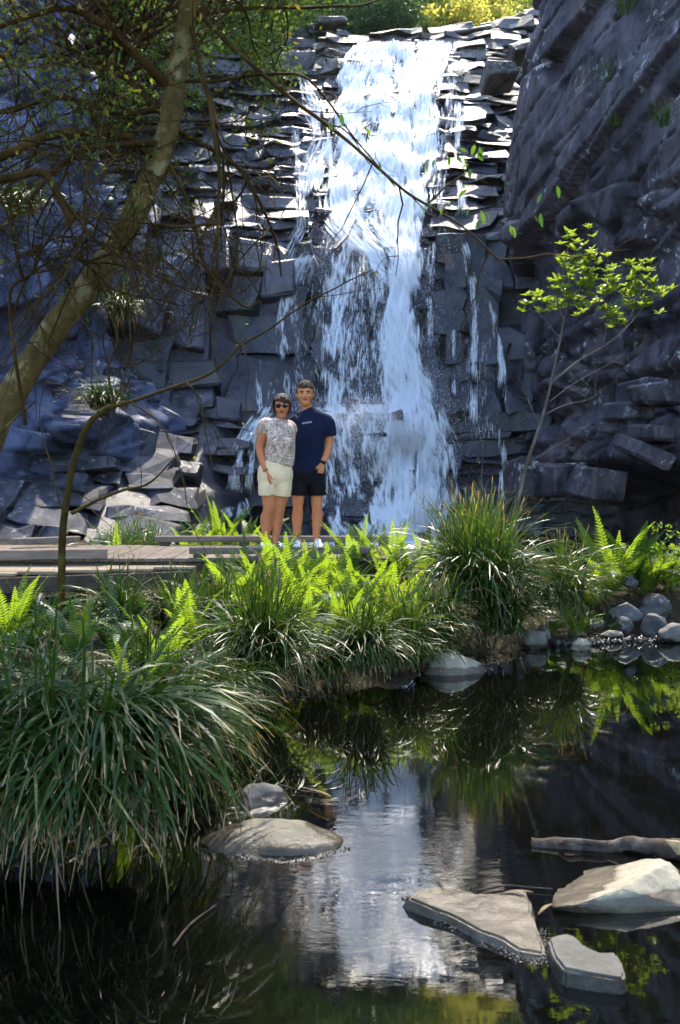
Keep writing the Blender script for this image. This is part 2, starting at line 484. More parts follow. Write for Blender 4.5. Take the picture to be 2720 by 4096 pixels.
def ground_z(x, y):
    x = np.asarray(x, float); y = np.asarray(y, float)
    d = shore_dist(x, y)
    low = sstep(1.7, 2.3, x)                                  # gravelly low shore on the right
    bank = -0.35 + 0.35 * sstep(-0.6, 0, d) + 0.16 * sstep(0.0, 0.5, d) * (1 - 0.85 * low) + 0.20 * sstep(0.3, 1.6, d) * (1 - 0.3 * low) - 0.12 * sstep(11.4, 13.5, y)
    pool = sstep(15.3, 17.5, y) * sstep(29, 26, y) * sstep(-5.0, -2.8, x)
    bank = bank + 0.30 * sstep(12.25, 12.9, y) * sstep(2.2, 2.7, x) + 0.28 * sstep(13.25, 13.8, y) * sstep(0.9, 0.2, x) * sstep(-3.4, -2.4, x)
    z = bank * (1 - pool) + (-0.3) * pool
    z = z + sstep(17, 22, y) * sstep(-2.8, -6, x) * 0.4
    z = z + 0.06 * fbm(np.stack([x * 1.3, y * 1.3, 0 * x], -1), 4, 3) * sstep(-0.3, 0.2, d)
    return z

gx = np.unique(np.concatenate([np.linspace(-150, -7, 14), np.arange(-7, 7, 0.12), np.linspace(7, 150, 14)]))
gy = np.unique(np.concatenate([np.linspace(-150, 1.5, 14), np.arange(1.5, 17, 0.12), np.linspace(17, 170, 30)]))
GX, GY = np.meshgrid(gx, gy, indexing='ij')
V = np.stack([GX, GY, ground_z(GX, GY)], -1)
o = obj('ground', mesh_np('ground', V, grid_faces(len(gx), len(gy)), True), M['ground'])
props(o, 'dark muddy creek bank and creek bed', None, None, 'structure')
V = np.array([(-60, -30, 0), (60, -30, 0), (60, 31, 0), (-60, 31, 0)], float)
o = obj('water', mesh_np('water', V, np.array([[0, 1, 2, 3]])), M['water'])
props(o, 'dark still creek pool reflecting the waterfall', None, None, 'structure')

# ------------------------------------------------------------------ the ledgy cliff the water falls over
rk = np.random.default_rng(21)
PZ = [-0.6, 0.0, 1.15, 1.35, 3.05, 3.3, 5.0, 7.3, 9.5, 12.0, 15.7, 20]
PY = [26.8, 26.9, 27.05, 27.5, 27.65, 28.35, 28.9, 29.8, 32.0, 34.4, 38.0, 43]

def prof(x, z):
    y = np.interp(z, PZ, PY)
    x = np.asarray(x, float)
    lx = np.clip(-1.6 - x, 0, None)
    y = y - 0.42 * lx ** 1.15                                         # the amphitheatre curves forward on the left
    y = y - sstep(-1.4, -4.0, x) * np.clip(3.0 - z, 0, 3.0) * 1.9       # sloping slabs at its foot
    y = y + 0.5 * sstep(1.9, 3.0, x) * sstep(3.5, 0.5, z)             # dark recess right of the main fall
    y = y - 0.9 * np.exp(-((x - 0.35) / 0.8) ** 2) * sstep(3.5, 2.6, z) # the bulge the water breaks over
    y = y - 0.5 * np.exp(-((x - 2.9) / 1.0) ** 2) * sstep(6.5, 9, z) * sstep(15, 12, z)
    return y

def lip(x):                                                          # top of the cliff along x
    return np.interp(x, [-14, -8, -4.5, -2.0, 0.4, 2.9, 4.4, 6, 9], [12.6, 13.3, 13.9, 14.6, 15.5, 15.7, 15.9, 16.6, 18])

XR = np.arange(-13.0, 6.6, 0.04); ZR = np.arange(-0.4, 17.6, 0.03)
front = np.full((len(ZR), len(XR)), 99.0)
cliff = empty('waterfall_cliff', (0, 30, 0), 'dark wet layered rock cliff behind the waterfall', None, None, 'structure')

def block_mesh(c, bev, rough=0.0):
    """c: 8 corners (front/back, bottom/top, left/right)"""
    ymin = min(p[1] for p in c)
    bm = bmesh.new()
    vs = [bm.verts.new(p) for p in c]
    for f in ((0, 1, 3, 2), (5, 4, 6, 7), (4, 0, 2, 6), (1, 5, 7, 3), (2, 3, 7, 6), (4, 5, 1, 0)):
        bm.faces.new([vs[i] for i in f])
    bmesh.ops.bevel(bm, geom=bm.edges[:], offset=bev, segments=1, affect='EDGES', profile=0.6, clamp_overlap=True)
    if rough:
        for _ in range(2):
            bmesh.ops.subdivide_edges(bm, edges=[e for e in bm.edges if e.calc_length() > 0.42 and min(e.verts[0].co.y, e.verts[1].co.y) < ymin + 0.9], cuts=1)
        P = np.array([v.co[:] for v in bm.verts])
        dn = rough * np.stack([fbm(P * 2.3 + q, 3, q) for q in (1, 2, 3)], -1)
        for v, q in zip(bm.verts, P + dn): v.co = q
        bmesh.ops.triangulate(bm, faces=[f for f in bm.faces if len(f.verts) > 4])
    bmesh.ops.recalc_face_normals(bm, faces=bm.faces)
    me = bpy.data.meshes.new('rock_slab'); bm.to_mesh(me); bm.free()
    return me

blocks = []
def add_block(x0, x1, z, hh, mid, zt=0.0):
    xm, wd = (x0 + x1) / 2, x1 - x0
    yb = float(prof(xm, z)) - rk.uniform(0.0, 0.26 if mid else 0.13) + rk.normal(0, 0.04)
    slope = (float(prof(xm, z + hh)) - float(prof(xm, z))) / hh
    lean = np.clip(slope * rk.uniform(0.7, 1.3), 0.08, 1.5) * hh
    yw = rk.normal(0, 0.13) * min(wd, 1.2)
    tl = rk.normal(0, 0.02) * wd + zt * wd
    j = lambda a: rk.normal(0, a)
    sk = rk.normal(0, 0.16) * hh                                    # joints that are not upright
    c = [(x0 + j(.04), yb - yw + j(.05), z + tl + j(.02)), (x1 + j(.04), yb + yw + j(.05), z - tl + j(.02)),
         (x0 + sk + j(.05), yb - yw + lean + j(.07), z + hh + tl + j(.05)), (x1 + sk + j(.05), yb + yw + lean + j(.07), z + hh - tl + j(.05)),
         (x0, yb + 2.2, z + tl), (x1, yb + 2.2, z - tl), (x0, yb + 2.4, z + hh + tl), (x1, yb + 2.4, z + hh - tl)]
    blocks.append((c, 0.012 + 0.03 * rk.random(), xm, z, hh, wd))
    i0, i1 = np.searchsorted(XR, [x0, x1]); k0, k1 = np.searchsorted(ZR, [z, z + hh])
    if k1 > k0 and i1 > i0:
        zz = (ZR[k0:k1, None] - z) / hh
        xx = (XR[None, i0:i1] - x0) / (x1 - x0) * 2 - 1
        front[k0:k1, i0:i1] = np.minimum(front[k0:k1, i0:i1], yb + yw * xx + lean * zz)
zone_x = [-12.5]
while zone_x[-1] < 6.3: zone_x.append(zone_x[-1] + rk.uniform(1.3, 3.2))
for za, zb_ in zip(zone_x[:-1], zone_x[1:]):
    z = -0.35 - rk.random() * 0.3; zt = rk.normal(0, 0.03)
    while z < 17.4:
        mid = 2.9 < z < 7.2
        h = (rk.uniform(0.7, 1.7) if za < -1.7 else rk.uniform(0.25, 1.2)) if mid else (rk.uniform(0.07, 0.24) if rk.random() < 0.8 else rk.uniform(0.25, 0.5))
        if z < 1.5: h = rk.uniform(0.14, 0.40)
        x = za + rk.normal(0, 0.25); xe = zb_ + rk.normal(0, 0.25)
        while x < xe - 0.1:
            wd = (rk.uniform(0.8, 2.2) if za < -1.7 else rk.uniform(0.35, 1.3)) if mid else rk.uniform(0.5, 2.8)
            if xe - x - wd < 0.35: wd = xe - x
            xm = x + wd / 2
            if z < lip(xm) + 0.1 and not (z > 3.3 and xm < -7.6) and rk.random() > 0.07:
                add_block(x, x + wd, z, h * rk.uniform(0.92, 1.18), mid, zt)
            x += wd
        z += h * 0.97
# fill joints in the lookup, then the surface that water rides on (it shoots out over each ledge)
pf = prof(XR[None, :] + 0 * ZR[:, None], ZR[:, None] + 0 * XR[None, :])
front = np.where(front > 90, pf, front)
env = front.copy()
for k in range(1, 14):
    env[:-k] = np.minimum(env[:-k], front[k:] + 0.012 * k)
for _ in range(2):
    e = np.pad(env, 3, mode='edge')
    env = sum(e[3 + a:3 + a + env.shape[0], 3 + b:3 + b + env.shape[1]] for a in (-3, 0, 3) for b in (-3, 0, 3)) / 9.0

def surf_y(x, z, E=None):
    E = env if E is None else E
    i = np.clip((np.asarray(x) - XR[0]) / 0.04, 0, len(XR) - 1).astype(int)
    k = np.clip((np.asarray(z) - ZR[0]) / 0.03, 0, len(ZR) - 1).astype(int)
    return E[k, i]

# the blocks that show largest are pieces of their own, the rest are one part
def seen_score(b):
    c, bv, xm, zz, hh, wd = b
    y = float(prof(xm, zz)); px = (xm / y * FPX + 1360) / K; py = (HORIZON - (zz - CAMH) / y * FPX) / K
    if px < -20 or px > 1230 or py < 60 or py > 1260: return 0
    s = hh * wd
    if px < 560 and py < 480: s *= 0.3
    if 760 < px < 980: s *= 0.5
    return s
order = sorted(range(len(blocks)), key=lambda i: -seen_score(blocks[i]))
top = set(order[:300])
rest_v, rest_q, off = [], [], 0
bmr = bmesh.new()
def slab_material(b):
    c, bv, xm, zz, hh, wd = b
    if xm < -2.9 and zz < 3.1: return M['rock_slope']
    if zz > 12.3 + 0.0 * xm and xm > 1.9: return M['rock_upper']
    if zz > 13.6: return M['rock_upper']
    return M['rock_fall']
restm = {}
for i, b in enumerate(blocks):
    me = block_mesh(b[0], b[1], 0.10)
    m = slab_material(b)
    if i in top:
        ctr = Vector(np.mean(b[0], axis=0))
        me.transform(Matrix.Translation(-ctr))
        obj('rock_slab', me, m, cliff, ctr - Vector((0, 30, 0)))
    else:
        restm.setdefault(m.name, (m, bmesh.new()))[1].from_mesh(me)
        bpy.data.meshes.remove(me)
for nm, (m, bm) in restm.items():
    me = bpy.data.meshes.new('smaller_rock_ledges'); bm.to_mesh(me); bm.free()
    o = obj('smaller_rock_ledges', me, m, cliff, (0, -30, 0)); o['kind'] = 'stuff'

# solid rock behind the blocks
xs = np.linspace(-13, 6.6, 160); zs = np.linspace(-0.6, 17, 180)
XX, ZZ = np.meshgrid(xs, zs, indexing='ij')
YY = prof(XX, np.minimum(ZZ, lip(XX))) + 0.24 + 0.10 * fbm(np.stack([XX, ZZ, 0 * XX], -1), 3, 5)
ZZ2 = np.minimum(ZZ, lip(XX))
YY = YY + np.clip(ZZ - lip(XX), 0, None) * 4.0
o = obj('rock_face', mesh_np('rock_face', np.stack([XX, YY, ZZ2], -1), grid_faces(160, 180)[:, ::-1], False), M['rock_fall'], cliff, (0, -30, 0))

# big tumbled blocks on the left of the fall
def chunk(parent, name, center, size, rot, seed, mat_, bev=0.05, base=(0, 0, 0)):
    r = np.random.default_rng(seed)
    c = []
    for fy in (-1, 1):
        for fz in (-1, 1):
            for fx in (-1, 1):
                c.append(np.array([fx * size[0], fy * size[1], fz * size[2]]) * 0.5 * (1 + r.normal(0, 0.13, 3)))
    me = block_mesh(c, bev)
    bm = bmesh.new(); bm.from_mesh(me)
    bmesh.ops.subdivide_edges(bm, edges=[e for e in bm.edges if e.calc_length() > 0.25], cuts=1, use_grid_fill=True)
    for v in bm.verts:
        v.co += Vector(r.normal(0, 0.012, 3) * min(size))
    bmesh.ops.triangulate(bm, faces=bm.faces); bm.to_mesh(me); bm.free()
    return obj(name, me, mat_, parent, Vector(center) - Vector(base), rot)
for k, (dx, dy, dw, dh, rot) in enumerate([(425, 750, 95, 130, (-.35, .08, .1)), (480, 610, 120, 110, (-.5, -.2, -.25)), (400, 640, 90, 100, (-.3, .2, .4)), (560, 690, 90, 110, (-.35, .1, -.2)),
                                       (330, 700, 110, 150, (-.25, .3, .3)), (520, 960, 60, 50, (-.4, .1, .2)), (590, 610, 80, 90, (-.4, .1, .1)), (300, 1040, 85, 60, (-.5, .3, .5)),
                                       (640, 660, 70, 80, (-.4, -.1, .1)), (420, 1100, 90, 40, (-.5, .1, .1)), (450, 880, 120, 60, (-.4, -.1, .1)), (340, 850, 90, 110, (-.3, .1, .3))]):
    Y = 26.0
    for _ in range(6):
        p = D(dx, dy, Y); Y = float(surf_y(p[0], p[2], front)) - 0.05
    p = D(dx, dy, Y + 0.2); s = K / FPX * Y
    chunk(cliff, 'fallen_block', p, (dw * s, 0.9, dh * s), rot, 100 + k, M['rock_slope'] if k in (0, 2, 4) else M['rock_fall'], 0.05, (0, 30, 0))

# ------------------------------------------------------------------ side walls as fractured heightfields
def facets(U, W, n, seed, ext, ang, stretch, amp, tilt, crack):
    r = np.random.default_rng(seed)
    ca, sa = math.cos(ang), math.sin(ang)
    c = np.stack([r.uniform(ext[0], ext[1], n), r.uniform(ext[2], ext[3], n)], -1)
    offs = r.normal(0, amp, n); gu = r.normal(0, tilt, n); gw = r.normal(0, tilt, n)
    P = np.stack([U.ravel(), W.ravel()], -1)
    P = P + 0.07 * np.stack([fbm(np.stack([P[:, 0], P[:, 1], 0 * P[:, 0]], -1) * 0.9, 3, seed), fbm(np.stack([P[:, 0], P[:, 1], 0 * P[:, 0]], -1) * 0.9, 3, seed + 9)], -1)
    A = lambda q: np.stack([(q[:, 0] * ca + q[:, 1] * sa) / stretch, (-q[:, 0] * sa + q[:, 1] * ca)], -1)
    a, b = A(P), A(c)
    out = np.zeros(len(P))
    for s in range(0, len(P), 20000):
        d = ((a[s:s + 20000, None] - b[None]) ** 2).sum(-1)
        i2 = np.argpartition(d, 1, axis=1)[:, :2]
        d2 = np.take_along_axis(d, i2, 1); o_ = np.argsort(d2, axis=1); i2 = np.take_along_axis(i2, o_, 1); d2 = np.sqrt(np.take_along_axis(d2, o_, 1))
        i = i2[:, 0]
        q = P[s:s + 20000] - c[i]
        v = offs[i] + gu[i] * q[:, 0] + gw[i] * q[:, 1]
        e = d2[:, 1] - d2[:, 0]
        out[s:s + 20000] = np.clip(v, -3 * amp - .2, 3 * amp + .2) - crack * np.exp(-(e / 0.035) ** 2)
    return out.reshape(U.shape)

def wall(name, line, z0, z1, lean, fn, mat_, nu, nv, label, flip):
    """line: plan polyline; the face points to the side given by flip; fn(s, z) adds relief along the outward normal"""
    L = np.asarray(line, float)
    seg = np.linalg.norm(np.diff(L, axis=0), axis=1); acc = np.concatenate([[0], np.cumsum(seg)])
    s = np.linspace(0, acc[-1], nu); zz = np.linspace(z0, z1, nv)
    px = np.interp(s, acc, L[:, 0]); py = np.interp(s, acc, L[:, 1])
    k = np.ones(41) / 41
    px = np.convolve(np.pad(px, 20, mode='edge'), k, 'valid'); py = np.convolve(np.pad(py, 20, mode='edge'), k, 'valid')
    tx, ty = np.gradient(px), np.gradient(py); ln = np.hypot(tx, ty); tx /= ln; ty /= ln
    nx, ny = (ty, -tx) if flip else (-ty, tx)
    S, Z = np.meshgrid(s, zz, indexing='ij')
    d = fn(S, Z) - lean(Z)
    V = np.stack([px[:, None] + nx[:, None] * d, py[:, None] + ny[:, None] * d, Z], -1)
    F = grid_faces(nu, nv)
    o = obj(name, mesh_np(name, V, F if flip else F[:, ::-1], False), mat_)
    return props(o, label, None, None, 'structure'), (s, px, py, nx, ny)

def right_relief(S, Z):
    dip = Z - 0.27 * (S - 9)                     # beds climb to the right in the picture
    a = facets(S, Z, 48, 41, (-2, 30, -2, 24), 0.27, 4.0, 0.20, 0.06, 0.42)
    b = facets(S, Z, 170, 43, (-2, 30, -2, 24), 0.25, 4.0, 0.07, 0.06, 0.16)
    lowb = facets(S, Z, 200, 47, (-2, 30, -1, 6), 0.03, 5.0, 0.12, 0.09, 0.10)
    lm = sstep(5.2, 3.6, Z)
    d = 0.7 * a * (1 - 0.5 * lm) + b * (1 - lm) + lowb * lm
    ztop = np.interp(S, [0, 4, 7, 9.5, 12, 14], [13.6, 14.4, 15.6, 17.4, 20, 24])
    d = d - 2.6 * np.clip(Z - ztop, 0, None)
    d = d + 0.30 * sstep(7.1, 7.35, Z + 0.10 * (S - 4) + 0.25 * fbm(np.stack([S, 0 * S, 0 * S], -1) * 0.7, 3, 51))       # overhanging bed
    d = d + 0.28 * sstep(4.25, 4.5, Z + 0.2 * fbm(np.stack([S, 0 * S, 0 * S], -1) * 0.8, 3, 53)) * sstep(4, 6, S)
    d = d - 0.45 * sstep(3.6, 3.2, Z) * sstep(2.5, 2.9, Z) * sstep(5, 8, S)
    d = d + 0.5 * sstep(2.1, 1.9, Z + 0.1 * fbm(np.stack([S, 0 * S, 0 * S], -1), 3, 55)) * sstep(9.0, 5.0, S)               # foot ledge
    d = d - (1.6 + 0.9 * sstep(3, 8, S)) * sstep(0.85 + 0.55, 0.6, Z - 0.5 * sstep(6, 9, S))                                  # dark undercut
    wv_ = 0.25 * fbm(np.stack([S, Z, 0 * S], -1) * 0.5, 2, 59)
    for th, seed, am, ln_ in ((1.7, 5, 0.13, 8.0), (0.6, 6, 0.025, 6.0)):
        bc = (dip + wv_) / th; bi = np.floor(bc).astype(np.int64)
        bj = np.floor((S + 0.5 * Z) / ln_ + 7.3 * _hash(bi, bi * 0, bi * 0, seed)).astype(np.int64)
        d = d + am * (_hash(bi, bj, bi * 0, seed + 3) - 0.5) * 2 * (1 - 0.6 * lm) - 0.9 * am * np.exp(-((bc - bi) / 0.05) ** 2)
    d = d + 0.02 * fbm(np.stack([S, Z, 0 * S], -1) * 1.6, 4, 57) + 0.018 * fbm(np.stack([S, Z, 0 * S], -1) * 7, 3, 58)
    return d
right_line = [(5.0, 34.0), (4.75, 30.0), (4.5, 27.5), (4.85, 25.2), (5.4, 22.5), (6.1, 19.5), (7.2, 16.5), (9.0, 12.5), (12, 8)]
right_wall, RW = wall('right_cliff', right_line, -0.6, 21.0, lambda z: 0.055 * np.clip(z - 3, 0, None) + 0.035 * np.clip(z - 12, 0, None) ** 2, right_relief, M['rock_right'], 470, 350,
                      'tall dark fractured rock wall with pale lichen on the right', True)

def left_relief(S, Z):
    a = facets(S, Z, 26, 61, (-2, 22, 0, 18), 0.15, 1.5, 0.16, 0.07, 0.10)
    b = facets(S, Z, 160, 63, (-2, 22, 0, 18), 0.2, 2.4, 0.05, 0.07, 0.06) + sstep(4.2, 3.2, Z) * facets(S, Z, 260, 66, (-2, 22, -1, 5), 0.1, 2.2, 0.16, 0.2, 0.12)
    m = sstep(9.5, 12.5, S)
    d = a + b * 0.8 + m * facets(S, Z, 160, 65, (-2, 22, 0, 18), 0.4, 1.6, 0.16, 0.2, 0.1)
    d = d + 0.03 * fbm(np.stack([S, Z, 0 * S], -1) * 1.3, 4, 67) + 0.008 * fbm(np.stack([S, Z, 0 * S], -1) * 8, 3, 68)
    d = d + 0.55 * sstep(3.1, 2.6, Z + 0.15 * fbm(np.stack([S, 0 * S, 0 * S], -1), 3, 69))
    return d
left_line = [(-16, 10), (-11.5, 15.5), (-8.2, 20.0), (-6.2, 22.4), (-5.2, 24.0), (-4.9, 26.2)]
left_wall, LW = wall('left_cliff', left_line, -0.4, 13.6, lambda z: 0.10 * np.clip(z - 3, 0, None), left_relief, M['rock_left'], 300, 240,
                     'smooth blue grey rock wall on the left behind the tree', True)

# loose slabs on the right wall and its foot
for k, (dx, dy, Y, dw, dh, rot, m) in enumerate([(1310, 110, 31.5, 120, 34, (-.3, -.55, .5), 'rock_upper'), (1250, 165, 31, 100, 32, (-.3, -.5, .6), 'rock_right'), (1215, 1110, 23.6, 75, 90, (0, .05, .3), 'rock_right'),
                                              (1290, 1105, 22.8, 90, 75, (0, .03, .3), 'rock_right'), (1375, 1115, 21.9, 90, 70, (0.1, .05, .35), 'rock_right'), (1445, 950, 20.6, 70, 38, (0, .02, .3), 'rock_slope'),
                                              (1440, 985, 20.7, 55, 30, (0, .05, .3), 'rock_right'), (1510, 1000, 20.0, 90, 40, (0, .1, .3), 'rock_right'), (1480, 1040, 20.0, 100, 40, (0.2, .35, .3), 'rock_right'),
                                              (1530, 910, 19.5, 90, 50, (0, 0, .3), 'rock_right'), (1480, 905, 20.4, 70, 60, (0, 0, .3), 'rock_slope'), (1420, 60, 28, 120, 50, (-.2, -.6, .5), 'rock_right'),
                                              (1340, 62, 31, 130, 30, (-.2, -.42, .3), 'rock_upper'), (1235, 120, 34.0, 120, 26, (-.2, -.2, .1), 'rock_upper'), (1150, 175, 33.4, 70, 36, (-.3, -.06, .1), 'rock_upper')]):
    s = K / FPX * Y
    chunk(right_wall, 'rock_slab', D(dx, dy, Y), (dw * s, 1.0, dh * s), rot, 300 + k, M[m], 0.05)

# plateau above the falls and the hillside that closes the view
px_ = np.linspace(-60, 60, 80); py_ = np.linspace(31, 120, 70)
PX, PYY = np.meshgrid(px_, py_, indexing='ij')
edge = np.interp(lip(np.clip(PX, -14, 9)), PZ, PY) - 0.42 * np.clip(-1.6 - PX, 0, 12) ** 1.15 + 0.5
PYs = edge + (PYY - 31)
PZs = lip(np.clip(PX, -14, 9)) - 0.3 + np.clip(PYs - 44, 0, None) * 0.16 + np.clip(PYs - 62, 0, None) * 0.9 + np.clip(np.abs(PX - 1) - 6, 0, 40) * 0.28 * sstep(0, 6, PYs - edge) + 0.3 * fbm(np.stack([PX, PYs, 0 * PX], -1) * 0.4, 3, 71)
o = obj('hillside', mesh_np('hillside', np.stack([PX, PYs, PZs], -1), grid_faces(80, 70), True), M['hill'])
props(o, 'scrubby hillside above the waterfall', None, None, 'structure')
# shoulders of land behind the side walls
for nm, sgn in (('left_bank', -1), ('right_bank', 1)):
    u = np.linspace(0, 1, 40); v = np.linspace(0, 1, 30)
    if sgn < 0: ex = np.interp(u, [0, .3, .55, .75, 1], [-16.9, -12.6, -9.4, -7.6, -6.3]); ey = np.interp(u, [0, .3, .55, .75, 1], [10, 15.5, 20, 22.4, 27.5]); zt = 13.3
    else: ex = np.interp(u, [0, .4, .7, 1], [15.5, 10.2, 8.6, 7.6]); ey = np.interp(u, [0, .4, .7, 1], [8, 17.5, 24, 34]); zt = 20.6
    X2 = ex[:, None] + sgn * v[None] * 60; Y2 = ey[:, None] + 0 * v[None]
    Z2 = zt + v[None] * 22 + 0.4 * fbm(np.stack([X2, Y2, 0 * X2], -1) * 0.3, 3, 81)
    F = grid_faces(40, 30)
    o = obj(nm, mesh_np(nm, np.stack([X2, Y2, Z2], -1), F if sgn > 0 else F[:, ::-1], True), M['hill'])
    props(o, 'scrubby slope on top of the %s rock wall' % ('left' if sgn < 0 else 'right'), None, None, 'structure')

# ------------------------------------------------------------------ the waterfall: thousands of falling strands riding the ledges
def on_cliff(dx, dy):
    Y = np.full(np.shape(dx), 30.0)
    for _ in range(14):
        cx = (np.asarray(dx) * K - 1360.0) / FPX; cy = (2048.0 - np.asarray(dy) * K) / FPX
        den = _cp + cy * _sp
        x = cx / den * Y; z = CAMH + (-_sp + cy * _cp) / den * Y
        Y = 0.5 * Y + 0.5 * surf_y(x, z)
    return x, Y, z

STREAMS = [  # path [(dx, dy, half width)], strands, spread (0 = even, 1 = towards the middle), length
    ([(930, 98, 108), (905, 180, 118), (885, 300, 122), (860, 400, 132), (850, 480, 118)], 15000, 0.15, 0.40),
    ([(960, 110, 75), (955, 220, 62), (950, 330, 60), (935, 430, 50), (925, 520, 48)], 4500, 0.5, 0.42),
    ([(820, 330, 80), (790, 430, 60), (800, 500, 62), (830, 540, 60), (880, 580, 50), (915, 640, 40)], 5000, 0.5, 0.40),
    ([(925, 500, 46), (925, 600, 44), (925, 700, 42), (922, 800, 42), (930, 850, 48), (945, 900, 58)], 6500, 0.5, 0.55),
    ([(900, 545, 60), (905, 640, 55), (915, 760, 60), (925, 850, 64)], 900, 0.2, 0.45),
    ([(945, 880, 52), (955, 950, 70), (965, 1030, 82), (965, 1110, 85), (950, 1225, 85)], 3800, 0.45, 0.50),
    ([(930, 900, 40), (935, 1000, 48), (940, 1100, 50), (935, 1230, 46)], 3500, 0.5, 0.55),
    ([(985, 940, 30), (1010, 1020, 36), (1020, 1090, 36), (1015, 1150, 34)], 700, 0.2, 0.35),
    ([(770, 510, 34), (760, 560, 60), (745, 640, 80), (735, 740, 90), (740, 840, 95), (760, 930, 80)], 900, 0.0, 0.30),
    ([(800, 520, 34), (785, 600, 30), (775, 700, 26), (770, 780, 24), (770, 850, 22), (768, 930, 18)], 1500, 0.5, 0.36),
    ([(720, 590, 26), (690, 600, 30), (665, 680, 22), (655, 780, 18), (650, 860, 20), (640, 930, 26)], 900, 0.4, 0.32),
    ([(850, 420, 70), (850, 560, 90), (850, 700, 95), (840, 820, 100), (830, 920, 95)], 650, 0.0, 0.26),
    ([(810, 932, 75), (815, 960, 78), (818, 1020, 76), (822, 1080, 74), (825, 1110, 74)], 1900, 0.15, 0.28),
    ([(770, 938, 48), (740, 950, 40), (720, 1000, 40)], 500, 0.2, 0.2),
    ([(830, 932, 60), (835, 950, 66)], 700, 0.2, 0.14),
    ([(830, 1115, 80), (840, 1150, 95), (850, 1200, 105), (870, 1235, 110)], 2000, 0.1, 0.22),
    ([(880, 1165, 40), (895, 1200, 44), (905, 1232, 50)], 900, 0.3, 0.22),
    ([(597, 770, 7), (597, 850, 6), (598, 930, 7)], 160, 0.4, 0.34),
    ([(625, 935, 26), (585, 985, 24), (555, 1035, 20), (545, 1085, 15), (540, 1140, 18)], 1000, 0.4, 0.24),
    ([(600, 960, 8), (580, 1040, 9), (575, 1120, 9)], 200, 0.3, 0.3),
    ([(545, 1145, 25), (550, 1185, 34)], 180, 0.2, 0.16),
    ([(1058, 235, 10), (1056, 330, 9), (1060, 400, 9), (1064, 470, 9)], 420, 0.4, 0.30),
    ([(1068, 560, 8), (1088, 640, 10), (1092, 740, 8), (1092, 860, 7), (1092, 960, 9)], 330, 0.4, 0.40),
    ([(1045, 760, 4), (1045, 900, 4)], 90, 0.4, 0.4),
    ([(1130, 690, 6), (1142, 760, 7), (1156, 850, 8), (1158, 960, 8), (1158, 1130, 9)], 600, 0.4, 0.45),
    ([(700, 180, 12), (720, 240, 24), (735, 300, 16)], 260, 0.2, 0.3),
    ([(745, 230, 20), (740, 330, 24), (712, 390, 20), (705, 440, 14)], 500, 0.2, 0.3),
    ([(680, 300, 8), (690, 420, 10), (700, 520, 14), (660, 600, 14)], 260, 0.2, 0.3),
    ([(1030, 150, 24), (1030, 260, 20), (1010, 400, 18), (1000, 520, 16)], 420, 0.0, 0.25),
    ([(990, 560, 14), (985, 700, 12), (985, 830, 12)], 240, 0.0, 0.3),
    ([(1110, 780, 40), (1110, 1000, 40)], 160, 0.0, 0.3),
]
rw = np.random.default_rng(5)
SV, SQ, ST = [], [], []
off = 0
